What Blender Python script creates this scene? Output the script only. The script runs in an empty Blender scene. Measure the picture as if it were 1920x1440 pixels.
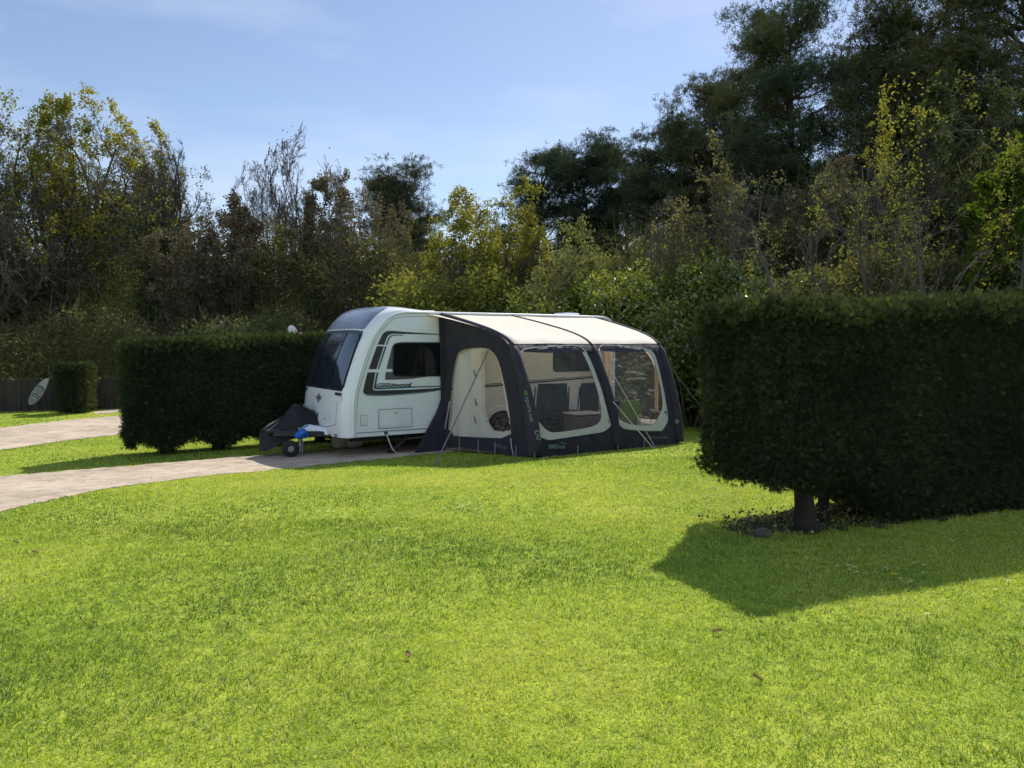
import bpy, math, random
import numpy as np
from mathutils import Vector
from mathutils.geometry import tessellate_polygon
R = np.random.default_rng(7)
random.seed(7)
scene = bpy.context.scene
C = scene.collection
PI = math.pi

# ------------------------------------------------------------------ survey of the place
# the photograph was measured with a 27 mm lens from 2.05 m; sight() turns a measured sight line into a place
FL, EYE, PITCH = 1440.0, 2.05, math.atan(78/1440)
O = np.array([0, 0, EYE])
A = np.array([-2.77, 13.5, 0.0])                    # near front lower corner of the caravan
TH = math.radians(33)
AX = np.array([math.cos(TH), math.sin(TH), 0]); AY = np.array([-math.sin(TH), math.cos(TH), 0])
UP = np.array([0, 0, 1.0])

def sight(x, y):
    c = np.array([(x-960)/FL, 1., (720-y)/FL])
    return np.array([c[0], c[1]*math.cos(PITCH)+c[2]*math.sin(PITCH), -c[1]*math.sin(PITCH)+c[2]*math.cos(PITCH)])
def isect(x, y, p, n):
    d = sight(x, y); return O + d*(np.dot(p-O, n)/np.dot(d, n))
SK = np.array([-60, -20, -8, -4, -2, 0, 1.3, 2.6, 4.2, 6, 9, 14, 60.])
SZ = np.array([-.16, -.16, -.14, -.10, -.055, 0, .09, .175, .26, .315, .335, .34, .34])
_fs = np.linspace(-60, 60, 2401); _fz = np.interp(_fs, SK, SZ)
_k = np.hanning(41); _k /= _k.sum(); _fz = np.convolve(np.pad(_fz, 20, mode='edge'), _k, 'valid')
def gz(x, y):
    s = (np.asarray(x)-A[0])*(-AY[0]) + (np.asarray(y)-A[1])*(-AY[1])
    return np.interp(s, _fs, _fz)
def gp(x, y):
    d = sight(x, y); z = 0.
    for _ in range(40):
        t = (z-EYE)/d[2]; p = O+d*t; z = .5*z+.5*float(gz(p[0], p[1]))
    p[2] = z; return p
def at(px, Z, z=None):
    """ground point in the direction of column px at depth Z"""
    X = (px-960)/FL*Z
    return np.array([X, Z, float(gz(X, Z)) if z is None else z])
def zof(y, Z): return EYE+(642-y)/FL*Z
def cw(u, v, z): return A + AX*u + AY*v + UP*z      # caravan frame: u from nose, v in from the near side
def side_uz(x, y, off=0.):
    q = isect(x, y, A-AY*off, AY)-A; return np.array([q@AX, q[2]])
def on_side(x, y, off=.004): return isect(x, y, A-AY*off, AY)
def c1(a, b): return (460+a/2.975, 560+b/2.975)
def c2(a, b): return (800+a/2.54, 570+b/2.54)
def c3(a, b): return (820+a/3.968, 640+b/3.968)
def c4(a, b): return (960+a/3.968, 630+b/3.968)
def c5(a, b): return (1110+a/4.327, 630+b/4.327)
def c6(a, b): return (670+a/6.8, 600+b/6.8)

def vnoise(x, y, seed=0):
    r = np.random.default_rng(seed); T = r.random((64, 64))
    xi = np.floor(x).astype(int); yi = np.floor(y).astype(int); fx = x-xi; fy = y-yi
    fx = fx*fx*(3-2*fx); fy = fy*fy*(3-2*fy)
    g = lambda a, b: T[a % 64, b % 64]
    return (g(xi, yi)*(1-fx)+g(xi+1, yi)*fx)*(1-fy)+(g(xi, yi+1)*(1-fx)+g(xi+1, yi+1)*fx)*fy
def inpoly(x, y, poly):
    ins = np.zeros(len(x), bool); n = len(poly)
    for i in range(n):
        x0, y0 = poly[i][:2]; x1, y1 = poly[(i+1) % n][:2]
        if y0 == y1: continue
        c = ((y0 > y) != (y1 > y)) & (x < (x1-x0)*(y-y0)/(y1-y0)+x0)
        ins ^= c
    return ins

# ------------------------------------------------------------------ materials
def mat(name):
    m = bpy.data.materials.new(name); m.use_nodes = True
    nt = m.node_tree; nt.nodes.clear()
    out = nt.nodes.new('ShaderNodeOutputMaterial')
    return m, nt, out
def N(nt, t, **kw):
    n = nt.nodes.new(t)
    for k, v in kw.items():
        if k.startswith('_'): setattr(n, k[1:], v)
        else: n.inputs[k.replace('__', ' ')].default_value = v
    return n
def rgba(c): return (c[0], c[1], c[2], 1)
def ramp(nt, stops, src):
    r = nt.nodes.new('ShaderNodeValToRGB')
    e = r.color_ramp.elements
    while len(e) < len(stops): e.new(.5)
    for i, (p, c) in enumerate(stops): e[i].position = p; e[i].color = rgba(c)
    nt.links.new(src, r.inputs[0]); return r.outputs[0]
def noise(nt, scale, detail=4, rough=.6, coord='Object', stretch=None):
    tc = nt.nodes.new('ShaderNodeTexCoord'); s = tc.outputs[coord]
    if stretch:
        mp = nt.nodes.new('ShaderNodeMapping'); mp.inputs['Scale'].default_value = stretch
        nt.links.new(s, mp.inputs[0]); s = mp.outputs[0]
    n = N(nt, 'ShaderNodeTexNoise', Scale=scale, Detail=detail, Roughness=rough); nt.links.new(s, n.inputs['Vector'])
    return n.outputs['Fac']
def bump(nt, src, strength, dist, bsdf):
    b = N(nt, 'ShaderNodeBump', Strength=strength, Distance=dist)
    nt.links.new(src, b.inputs['Height']); nt.links.new(b.outputs[0], bsdf.inputs['Normal'])
def surf(name, lo, hi, rough=.6, scale=6, detail=5, bmp=0, bdist=.01, metal=0, spec=.5, stretch=None, bscale=None, coat=0):
    m, nt, out = mat(name)
    b = N(nt, 'ShaderNodeBsdfPrincipled', Roughness=rough, Metallic=metal)
    b.inputs['Specular IOR Level'].default_value = spec
    if coat: b.inputs['Coat Weight'].default_value = coat; b.inputs['Coat Roughness'].default_value = .08
    f = noise(nt, scale, detail, stretch=stretch)
    nt.links.new(ramp(nt, [(.3, lo), (.7, hi)], f), b.inputs['Base Color'])
    if bmp: bump(nt, noise(nt, bscale or scale*3, 5, stretch=stretch), bmp, bdist, b)
    nt.links.new(b.outputs[0], out.inputs[0]); return m
def leafmat(name, stops, trans=.4, gloss=0, rough=.35, tcol=None, bright=1.6):
    """stops: colours along the per-leaf tint attribute; translucent so that sun shows through"""
    m, nt, out = mat(name)
    a = N(nt, 'ShaderNodeAttribute', _attribute_name='tint')
    col = ramp(nt, stops, a.outputs['Fac'])
    d = N(nt, 'ShaderNodeBsdfDiffuse'); t = N(nt, 'ShaderNodeBsdfTranslucent')
    nt.links.new(col, d.inputs[0])
    g = N(nt, 'ShaderNodeMix', _data_type='RGBA', _blend_type='MULTIPLY'); g.inputs[0].default_value = 1
    nt.links.new(col, g.inputs[6]); g.inputs[7].default_value = rgba(tcol or (bright*1.05, bright, bright*.45))
    nt.links.new(g.outputs[2], t.inputs[0])
    mx = N(nt, 'ShaderNodeMixShader'); mx.inputs[0].default_value = trans
    nt.links.new(d.outputs[0], mx.inputs[1]); nt.links.new(t.outputs[0], mx.inputs[2])
    last = mx.outputs[0]
    if gloss:
        gl = N(nt, 'ShaderNodeBsdfGlossy', Roughness=rough); gl.inputs[0].default_value = (.9, .95, 1, 1)
        m2 = N(nt, 'ShaderNodeMixShader'); m2.inputs[0].default_value = gloss
        nt.links.new(last, m2.inputs[1]); nt.links.new(gl.outputs[0], m2.inputs[2]); last = m2.outputs[0]
    nt.links.new(last, out.inputs[0]); return m
def fabric(name, lo, hi, trans=.0, tcol=None, scale=5, bmp=.25, bdist=.02, rough=.7, stretch=(1, 1, .35)):
    m, nt, out = mat(name)
    f = noise(nt, scale, 5, stretch=stretch); col = ramp(nt, [(.3, lo), (.7, hi)], f)
    b = N(nt, 'ShaderNodeBsdfPrincipled', Roughness=rough); b.inputs['Specular IOR Level'].default_value = .3
    b.inputs['Sheen Weight'].default_value = .1
    nt.links.new(col, b.inputs['Base Color']); bump(nt, f, bmp, bdist, b)
    last = b.outputs[0]
    if trans:
        t = N(nt, 'ShaderNodeBsdfTranslucent'); t.inputs[0].default_value = rgba(tcol or hi)
        mx = N(nt, 'ShaderNodeMixShader'); mx.inputs[0].default_value = trans
        nt.links.new(last, mx.inputs[1]); nt.links.new(t.outputs[0], mx.inputs[2]); last = mx.outputs[0]
    nt.links.new(last, out.inputs[0]); return m
M = {}
M['white'] = surf('caravan_white', (.80, .82, .835), (.87, .88, .885), .25, 3, coat=.4)
M['trim'] = surf('white_moulding', (.82, .83, .835), (.88, .88, .88), .35, 8)
M['cream_plastic'] = surf('cream_plastic', (.72, .74, .68), (.80, .80, .75), .4, 10)
M['seam'] = surf('seam_grey', (.20, .22, .24), (.26, .28, .30), .5, 10)
M['decal_dark'] = surf('decal_charcoal', (.030, .030, .032), (.05, .048, .047), .35, 20)
M['decal_grey'] = surf('decal_grey', (.085, .08, .085), (.11, .105, .11), .4, 20)
M['decal_blue'] = surf('decal_blue', (.02, .08, .16), (.03, .11, .20), .35, 20)
M['ink'] = surf('ink_navy', (.008, .012, .03), (.015, .02, .04), .4, 20)
M['glass'] = surf('tinted_acrylic', (.006, .007, .009), (.012, .012, .013), .06, 1.2, bmp=.10, bdist=.02, bscale=2.2, spec=.5)
M['frontglass'] = surf('front_acrylic', (.014, .018, .028), (.03, .036, .055), .05, 1.0, bmp=.10, bdist=.05, bscale=1.3, spec=.6)
for _n in ('frontglass',): M[_n].node_tree.nodes['Principled BSDF'].inputs['IOR'].default_value = 2.1
M['sunroof'] = surf('sunroof_acrylic', (.17, .19, .25), (.25, .28, .35), .15, 2, spec=.6)
M['stripe'] = surf('reflective_tape', (.18, .185, .19), (.26, .265, .27), .45, 12)
M['rubber'] = surf('black_rubber', (.012, .012, .013), (.025, .025, .025), .75, 30, bmp=.3, bdist=.005)
M['alloy'] = surf('alloy', (.35, .36, .37), (.5, .5, .51), .3, 12, metal=.9)
M['steel'] = surf('galvanised_steel', (.28, .29, .30), (.42, .42, .43), .5, 14, metal=.7)
M['blackmetal'] = surf('black_metal', (.014, .014, .015), (.03, .03, .03), .5, 14)
M['blue'] = surf('blue_plastic', (.01, .09, .42), (.015, .13, .55), .4, 12)
M['barrel'] = surf('beige_plastic', (.40, .33, .25), (.52, .44, .34), .5, 8)
M['vinyl'] = fabric('black_vinyl_cover', (.006, .006, .007), (.013, .013, .015), 0, scale=7, bmp=.6, bdist=.05, rough=.45, stretch=None)
M['navy'] = fabric('navy_polyester', (.018, .016, .024), (.032, .029, .041), 0, scale=5, bmp=.8, bdist=.03, rough=.7)
M['purple'] = fabric('dark_plum_polyester', (.026, .021, .033), (.046, .038, .056), 0, scale=5, bmp=.4, bdist=.03)
M['roofcloth'] = fabric('pale_roof_cloth', (.95, .85, .70), (.98, .90, .77), .28, (1, .82, .60), scale=2.5, bmp=.6, bdist=.05, stretch=None)
M['cream'] = fabric('cream_polyester', (.68, .67, .60), (.80, .78, .70), .35, (.85, .78, .64), scale=4, bmp=.4, bdist=.03)
M['peach'] = fabric('peach_curtain', (.88, .70, .58), (.94, .78, .66), .6, (1, .80, .64), scale=12, bmp=.4, bdist=.03, stretch=(3, 3, .2))
M['piping'] = fabric('grey_piping', (.42, .45, .43), (.52, .54, .51), 0, scale=20, bmp=.1)
M['strap'] = fabric('grey_webbing', (.12, .125, .13), (.20, .21, .22), 0, scale=60, bmp=.2)
M['rope'] = fabric('pale_rope', (.45, .45, .40), (.62, .62, .55), 0, scale=80, bmp=.2)
M['olive'] = fabric('olive_fabric', (.018, .022, .013), (.040, .045, .026), 0, scale=9, bmp=.7, bdist=.05)
M['darkchair'] = fabric('charcoal_fabric', (.012, .014, .013), (.028, .03, .028), 0, scale=9, bmp=.7, bdist=.05)
M['green'] = fabric('green_canvas', (.12, .18, .022), (.18, .25, .035), .4, (.32, .45, .06), scale=7, bmp=.3)
M['navychair'] = fabric('navy_fabric', (.015, .017, .04), (.03, .032, .07), 0, scale=9, bmp=.3)
M['mat'] = fabric('grey_groundsheet', (.10, .09, .085), (.17, .15, .14), 0, scale=20, bmp=.3, stretch=None)
M['brown'] = surf('brown_board', (.10, .075, .06), (.17, .13, .11), .5, 9)
M['paletop'] = surf('pale_table_top', (.55, .50, .45), (.65, .60, .55), .4, 9)
M['lgreen'] = surf('logo_green', (.06, .16, .035), (.08, .2, .05), .5)
M['lwhite'] = surf('logo_white', (.15, .165, .175), (.20, .215, .225), .5)
M['lcyan'] = surf('logo_cyan', (.18, .32, .32), (.24, .38, .38), .5)
M['dish'] = surf('dish_white', (.74, .75, .76), (.82, .82, .82), .4, 10)
M['bark'] = surf('bark_dark', (.045, .038, .030), (.12, .10, .082), .9, 3, bmp=.6, bdist=.03, bscale=9, stretch=(3, 3, .6))
M['barkpine'] = surf('bark_pine', (.045, .034, .026), (.12, .085, .062), .9, 3, bmp=.6, bdist=.03, bscale=9, stretch=(3, 3, .6))
M['barkpale'] = surf('bark_pale', (.06, .055, .046), (.14, .13, .11), .9, 4, bmp=.5, bdist=.02, bscale=10, stretch=(3, 3, .7))
M['barkbrown'] = surf('bark_brown', (.085, .066, .052), (.18, .14, .115), .9, 3, bmp=.3, bdist=.02)
M['hedgetrunk'] = surf('bark_conifer', (.013, .010, .007), (.042, .031, .022), .9, 6, bmp=.8, bdist=.03, bscale=12, stretch=(3, 3, .4))
M['stone'] = surf('grey_stone', (.07, .06, .05), (.15, .13, .11), .9, 9, bmp=.5, bdist=.02)
M['leaf_oak'] = leafmat('young_oak_leaf', [(0, (0.1167, 0.1259, 0.038)), (0.5, (0.2168, 0.2183, 0.0504)), (1, (0.317, 0.2856, 0.0791))], .45)
M['leaf_yellow'] = leafmat('bronze_yellow_leaf', [(0, (0.0869, 0.0765, 0.0697)), (0.5, (0.1433, 0.1412, 0.0871)), (1, (0.2047, 0.2, 0.1394))], .45)
M['leaf_shrub'] = leafmat('shrub_leaf', [(0, (0.085, 0.1134, 0.0385)), (0.5, (0.1841, 0.1984, 0.0576)), (1, (0.34, 0.3259, 0.0801))], .35)
M['leaf_willow'] = leafmat('grey_green_leaf', [(0, (0.1152, 0.1306, 0.0672)), (0.5, (0.192, 0.2112, 0.1056)), (1, (0.288, 0.2976, 0.1536))], .35)
M['leaf_ivy'] = leafmat('ivy_leaf', [(0, (0.0428, 0.0573, 0.0292)), (0.6, (0.0941, 0.1148, 0.0486)), (1, (0.2567, 0.246, 0.0874))], .25, .02, .45)
M['leaf_laurel'] = leafmat('laurel_leaf', [(0, (0.0668, 0.0965, 0.0216)), (0.5, (0.1366, 0.1777, 0.0346)), (1, (0.334, 0.3301, 0.0648))], .38, .06, .25)
M['leaf_bright'] = leafmat('fresh_maple_leaf', [(0, (0.0403, 0.0691, 0.0154)), (0.5, (0.0691, 0.1106, 0.0205)), (1, (0.1267, 0.1659, 0.0282))], .45)
M['leaf_under'] = leafmat('undergrowth_leaf', [(0, (0.057, 0.0639, 0.0417)), (0.5, (0.1571, 0.1529, 0.0749)), (0.85, (0.3568, 0.3183, 0.1249)), (1, (0.6, 0.6, 0.1665))], .30, tcol=(1.25, 1.25, .75))
M['leaf_brown'] = leafmat('dry_twig_leaf', [(0, (0.0772, 0.0649, 0.0549)), (0.6, (0.17, 0.1442, 0.1095)), (1, (0.2781, 0.2522, 0.1493))], .30, tcol=(1.2, 1.15, .8))
M['needle'] = leafmat('pine_needle', [(0, (0.0269, 0.0416, 0.0347)), (0.5, (0.0592, 0.0834, 0.0557)), (1, (0.1346, 0.1519, 0.0903))], .15, bright=1.2)
M['needle2'] = leafmat('pine_needle_olive', [(0, (0.0423, 0.0519, 0.0328)), (0.5, (0.0849, 0.0945, 0.0537)), (1, (0.1593, 0.1559, 0.0834))], .15, bright=1.2)
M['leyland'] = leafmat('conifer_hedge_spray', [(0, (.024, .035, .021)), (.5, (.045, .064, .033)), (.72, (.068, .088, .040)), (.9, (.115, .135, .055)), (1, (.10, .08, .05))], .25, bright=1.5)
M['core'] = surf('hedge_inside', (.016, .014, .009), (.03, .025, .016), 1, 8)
M['daisy'] = surf('daisy_petal', (.75, .75, .72), (.85, .85, .82), .8, 5)
M['dandelion'] = surf('dandelion_yellow', (.75, .48, .02), (.85, .58, .03), .8, 5)
M['deadleaf'] = surf('dead_leaf', (.22, .12, .05), (.36, .22, .10), .8, 20)
M['board'] = surf('pale_board', (.26, .265, .27), (.33, .335, .34), .4, 6)
M['boardblue'] = surf('blue_grey_board', (.13, .14, .19), (.16, .18, .24), .4, 6)

def grassmat():
    return leafmat('grass_blade', [(0, (.085, .15, .026)), (.35, (.245, .355, .05)), (.62, (.385, .465, .075)), (.82, (.53, .54, .14)), (1, (.65, .57, .28))], .43, .025, .5, tcol=(1.5, 1.5, .5))
M['grass'] = grassmat()
def lawnmat():
    m, nt, out = mat('lawn_turf')
    b = N(nt, 'ShaderNodeBsdfPrincipled', Roughness=.9); b.inputs['Specular IOR Level'].default_value = .15
    n1 = noise(nt, .35, 5, .6); n2 = noise(nt, 9, 6, .75); n3 = noise(nt, 60, 3, .7)
    a = ramp(nt, [(.3, (.235, .345, .037)), (.55, (.38, .465, .055)), (.75, (.49, .52, .10))], n1)
    c = ramp(nt, [(.32, (.40, .44, .35)), (.5, (.92, .95, .9)), (.68, (1.3, 1.22, 1.1))], n2)
    d = ramp(nt, [(.3, (.5, .5, .45)), (.6, (1.15, 1.12, 1.05))], n3)
    def mul(x, y):
        g = N(nt, 'ShaderNodeMix', _data_type='RGBA', _blend_type='MULTIPLY'); g.inputs[0].default_value = 1
        nt.links.new(x, g.inputs[6]); nt.links.new(y, g.inputs[7]); return g.outputs[2]
    nt.links.new(mul(mul(a, c), d), b.inputs['Base Color']); bump(nt, n3, .8, .02, b)
    nt.links.new(b.outputs[0], out.inputs[0]); return m
M['lawn'] = lawnmat()
def tarmac(name, base):
    m, nt, out = mat(name)
    b = N(nt, 'ShaderNodeBsdfPrincipled', Roughness=.9); b.inputs['Specular IOR Level'].default_value = .2
    n1 = noise(nt, .6, 6, .65); n2 = noise(nt, 70, 4, .8); n3 = noise(nt, 4, 6, .7)
    lo = [c*.72 for c in base]; hi = [c*1.15 for c in base]
    a = ramp(nt, [(.3, lo), (.7, hi)], n1)
    c = ramp(nt, [(.3, (.5, .5, .5)), (.5, (1, 1, 1)), (.72, (1.35, 1.33, 1.3))], n2)
    e = ramp(nt, [(.32, (.60, .60, .60)), (.48, (.92, .91, .90)), (.62, (1.08, 1.07, 1.05))], n3)
    last = a
    for k in (c, e):
        g = N(nt, 'ShaderNodeMix', _data_type='RGBA', _blend_type='MULTIPLY'); g.inputs[0].default_value = 1
        nt.links.new(last, g.inputs[6]); nt.links.new(k, g.inputs[7]); last = g.outputs[2]
    nt.links.new(last, b.inputs['Base Color']); bump(nt, n2, .6, .01, b)
    nt.links.new(b.outputs[0], out.inputs[0]); return m
M['tarmac'] = tarmac('worn_tarmac', (.60, .49, .37))
M['soil'] = tarmac('dark_soil', (.085, .062, .045))
M['gravel'] = tarmac('pale_gravel', (.55, .46, .37))
def pvc():
    m, nt, out = mat('clear_pvc')
    t = N(nt, 'ShaderNodeBsdfTransparent'); t.inputs[0].default_value = (.94, .92, .90, 1)
    g = N(nt, 'ShaderNodeBsdfGlossy', Roughness=.12); g.inputs[0].default_value = (1, .96, .92, 1)
    d = N(nt, 'ShaderNodeBsdfTranslucent'); d.inputs[0].default_value = (.7, .66, .6, 1)
    f = noise(nt, 5, 3, .55, stretch=(1, 1, 3))
    b = N(nt, 'ShaderNodeBump', Strength=.6, Distance=.05); nt.links.new(f, b.inputs['Height'])
    nt.links.new(b.outputs[0], g.inputs['Normal'])
    mx = N(nt, 'ShaderNodeMixShader'); mx.inputs[0].default_value = .045
    nt.links.new(t.outputs[0], mx.inputs[1]); nt.links.new(g.outputs[0], mx.inputs[2])
    wr = noise(nt, 3.0, 5, .5, stretch=(.8, .8, 5))
    rp = ramp(nt, [(.60, (.02, .02, .02)), (.655, (.30, .30, .30)), (.70, (.02, .02, .02))], wr)
    m2 = N(nt, 'ShaderNodeMixShader'); nt.links.new(rp, m2.inputs[0])
    nt.links.new(mx.outputs[0], m2.inputs[1]); nt.links.new(d.outputs[0], m2.inputs[2])
    nt.links.new(m2.outputs[0], out.inputs[0]); return m
M['pvc'] = pvc()
def fencemat():
    m, nt, out = mat('weathered_boards')
    b = N(nt, 'ShaderNodeBsdfPrincipled', Roughness=.9)
    a = N(nt, 'ShaderNodeAttribute', _attribute_name='tint')
    g = N(nt, 'ShaderNodeMath', _operation='ADD'); nt.links.new(a.outputs['Fac'], g.inputs[0])
    nt.links.new(noise(nt, 6, 5, stretch=(4, 4, .4)), g.inputs[1])
    nt.links.new(ramp(nt, [(.35, (.018, .014, .011)), (1, (.05, .042, .034))], g.outputs[0]), b.inputs['Base Color'])
    nt.links.new(b.outputs[0], out.inputs[0]); return m
M['fence'] = fencemat()

# ------------------------------------------------------------------ mesh helpers
def make(name, V, F, m, parent=None, smooth=False, tint=None, origin=None):
    """V world coordinates (n,3); F list of arrays (k,3) or (k,4), or list of index lists"""
    V = np.asarray(V, dtype=np.float32)
    if isinstance(F, np.ndarray): F = [F]
    arrs = []
    if len(F) and not isinstance(F[0], np.ndarray):
        idx = np.concatenate([np.asarray(f, dtype=np.int32) for f in F]); cnt = np.array([len(f) for f in F], dtype=np.int32)
    else:
        F = [f for f in F if len(f)]
        idx = np.concatenate([f.reshape(-1) for f in F]).astype(np.int32); cnt = np.concatenate([np.full(len(f), f.shape[1], dtype=np.int32) for f in F])
    st = np.concatenate([[0], np.cumsum(cnt)[:-1]]).astype(np.int32)
    if parent is not None: org = np.array(parent_org[parent.name])
    elif origin is not None: org = np.array(origin)
    else:
        org = (V.min(0)+V.max(0))/2; org[2] = V[:, 2].min()
    me = bpy.data.meshes.new(name)
    me.vertices.add(len(V)); me.vertices.foreach_set('co', (V-org.astype(np.float32)).ravel())
    me.loops.add(len(idx)); me.loops.foreach_set('vertex_index', idx)
    me.polygons.add(len(cnt)); me.polygons.foreach_set('loop_start', st)
    me.polygons.foreach_set('use_smooth', np.full(len(cnt), smooth, dtype=bool))
    if tint is not None:
        at_ = me.attributes.new('tint', 'FLOAT', 'POINT'); at_.data.foreach_set('value', np.asarray(tint, dtype=np.float32))
    me.update(calc_edges=True)
    me.materials.append(m)
    o = bpy.data.objects.new(name, me); C.objects.link(o)
    if parent is not None: o.parent = parent
    else: o.location = org
    parent_org[o.name] = org
    return o
parent_org = {}
def tag(o, label=None, cat=None, group=None, kind=None):
    if label: o['label'] = label
    if cat: o['category'] = cat
    if group: o['group'] = group
    if kind: o['kind'] = kind
    return o
def thing(name, label, cat, loc, group=None):
    o = bpy.data.objects.new(name, None); C.objects.link(o); o.empty_display_size = .2
    o.location = loc; parent_org[o.name] = np.array(loc, dtype=float)
    return tag(o, label, cat, group)
class MB:
    """collects shapes of one part"""
    def __init__(s): s.V = []; s.F = []; s.n = 0
    def add(s, V, F):
        V = np.asarray(V, float); s.V.append(V)
        for f in F: s.F.append([int(i)+s.n for i in f])
        s.n += len(V); return s
    def box(s, c, sx, sy, sz, ex=AX, ey=AY, ez=UP):
        c = np.asarray(c, float); P = []
        for k in (-1, 1):
            for (i, j) in ((-1, -1), (1, -1), (1, 1), (-1, 1)):
                P.append(c+ex*i*sx/2+ey*j*sy/2+ez*k*sz/2)
        return s.add(P, [(3, 2, 1, 0), (4, 5, 6, 7), (0, 1, 5, 4), (1, 2, 6, 5), (2, 3, 7, 6), (3, 0, 4, 7)])
    def bevbox(s, c, sx, sy, sz, r=.02, ex=AX, ey=AY, ez=UP):
        """box with rounded vertical profile: two chamfer rings"""
        c = np.asarray(c, float); P = []; F = []
        for (k, ins) in ((-1, r), (-1+2*r/sz, 0), (1-2*r/sz, 0), (1, r)):
            a, b = sx/2-ins, sy/2-ins; q = r
            for (x, y) in ((-a+q, -b), (a-q, -b), (a, -b+q), (a, b-q), (a-q, b), (-a+q, b), (-a, b-q), (-a, -b+q)):
                P.append(c+ex*x+ey*y+ez*k*sz/2)
        for L in range(3):
            for i in range(8): F.append((L*8+i, L*8+(i+1) % 8, L*8+8+(i+1) % 8, L*8+8+i))
        F.append(tuple(range(7, -1, -1))); F.append(tuple(range(24, 32)))
        return s.add(P, F)
    def tube(s, pts, r, n=8, cap=True):
        pts = [np.asarray(p, float) for p in pts]; m = len(pts)
        rr = r if hasattr(r, '__len__') else [r]*m
        t0 = pts[1]-pts[0]; ref = np.array([0, 0, 1.]) if abs(t0[2]) < .9*np.linalg.norm(t0) else np.array([1., 0, 0])
        P = []
        for i in range(m):
            t = pts[min(i+1, m-1)]-pts[max(i-1, 0)]; t = t/(np.linalg.norm(t)+1e-9)
            a = np.cross(t, ref); a /= np.linalg.norm(a)+1e-9; b = np.cross(t, a); ref = -np.cross(t, a) if False else ref
            for k in range(n):
                q = 2*PI*k/n; P.append(pts[i]+(a*math.cos(q)+b*math.sin(q))*rr[i])
        F = []
        for i in range(m-1):
            for k in range(n): F.append((i*n+k, i*n+(k+1) % n, (i+1)*n+(k+1) % n, (i+1)*n+k))
        if cap: F.append(tuple(range(n-1, -1, -1))); F.append(tuple((m-1)*n+k for k in range(n)))
        return s.add(P, F)
    def lathe(s, c, axis, prof, n=24):
        """prof: (offset along axis, radius)"""
        c = np.asarray(c, float); axis = np.asarray(axis, float)/np.linalg.norm(axis)
        ref = UP if abs(axis[2]) < .9 else np.array([1., 0, 0])
        a = np.cross(axis, ref); a /= np.linalg.norm(a); b = np.cross(axis, a); P = []
        for (h, r) in prof:
            for k in range(n):
                q = 2*PI*k/n; P.append(c+axis*h+(a*math.cos(q)+b*math.sin(q))*max(r, 1e-4))
        F = []
        for i in range(len(prof)-1):
            for k in range(n): F.append((i*n+k, i*n+(k+1) % n, (i+1)*n+(k+1) % n, (i+1)*n+k))
        F.append(tuple(range(n-1, -1, -1))); F.append(tuple((len(prof)-1)*n+k for k in range(n)))
        return s.add(P, F)
    def slab(s, loop, nrm, th):
        loop = [np.asarray(p, float) for p in loop]; n = len(loop); nrm = np.asarray(nrm, float)
        tri = tessellate_polygon([[Vector(p) for p in loop]])
        P = [p+nrm*th for p in loop]+loop
        F = [tuple(t) for t in tri]+[(i, n+i, n+(i+1) % n, (i+1) % n) for i in range(n)]
        return s.add(P, F)
    def poly(s, loops):
        flat = [np.asarray(p, float) for l in loops for p in l]
        tri = tessellate_polygon([[Vector(p) for p in l] for l in loops])
        return s.add(flat, [tuple(t) for t in tri])
    def grid(s, G):
        G = np.asarray(G, float); a, b = G.shape[:2]
        F = [(i*b+j, i*b+j+1, (i+1)*b+j+1, (i+1)*b+j) for i in range(a-1) for j in range(b-1)]
        return s.add(G.reshape(-1, 3), F)
    def build(s, name, m, parent=None, smooth=False, origin=None):
        return make(name, np.concatenate(s.V), s.F, m, parent, smooth, origin=origin)
def chaikin(loop, it=2, q=.25):
    L = [np.asarray(p, float) for p in loop]
    for _ in range(it):
        Z = []
        for i in range(len(L)):
            a, b = L[i], L[(i+1) % len(L)]; Z += [a*(1-q)+b*q, a*q+b*(1-q)]
        L = Z
    return L
def rrect(x0, x1, y0, y1, r, n=5):
    P = []
    for (cx, cy, a0) in ((x1-r, y1-r, 0), (x0+r, y1-r, 90), (x0+r, y0+r, 180), (x1-r, y0+r, 270)):
        for i in range(n+1):
            a = math.radians(a0+90*i/n); P.append(np.array([cx+r*math.cos(a), cy+r*math.sin(a)]))
    return P
def text_mesh(txt, size, shear=0., bold=0.):
    cu = bpy.data.curves.new('lettering', 'FONT'); cu.body = txt; cu.size = size; cu.shear = shear; cu.offset = bold
    o = bpy.data.objects.new('lettering', cu); C.objects.link(o)
    bpy.context.view_layer.update()
    me = bpy.data.meshes.new_from_object(o.evaluated_get(bpy.context.evaluated_depsgraph_get()))
    V = np.array([v.co[:] for v in me.vertices]); F = [list(p.vertices) for p in me.polygons]
    bpy.data.objects.remove(o); bpy.data.curves.remove(cu); bpy.data.meshes.remove(me)
    return V, F
def lettering(txt, m, parent, fn, w, shear=0., bold=0., name='lettering', h=None, thick=0.):
    """fn(x,y)->world, text scaled to width w (and to cap height h)"""
    V, F = text_mesh(txt, 1, shear, bold)
    V[:, 0] -= V[:, 0].min(); sc = w/V[:, 0].max()
    sy = sc if h is None else h/V[:, 1].max()
    if not thick: return make(name, [fn(v[0]*sc, v[1]*sy) for v in V], F, m, parent)
    VV = []; FF = []
    for q, (dx, dy) in enumerate(((-1, 0), (1, 0), (0, -.7), (0, .7), (0, 0))):
        P = [fn(v[0]*sc+dx*thick, v[1]*sy+dy*thick) for v in V]; FF += [[i+len(VV) for i in f] for f in F]; VV += [p+np.array([.0, -.0012*q, 0]) for p in P]
    return make(name, VV, FF, m, parent)

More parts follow.
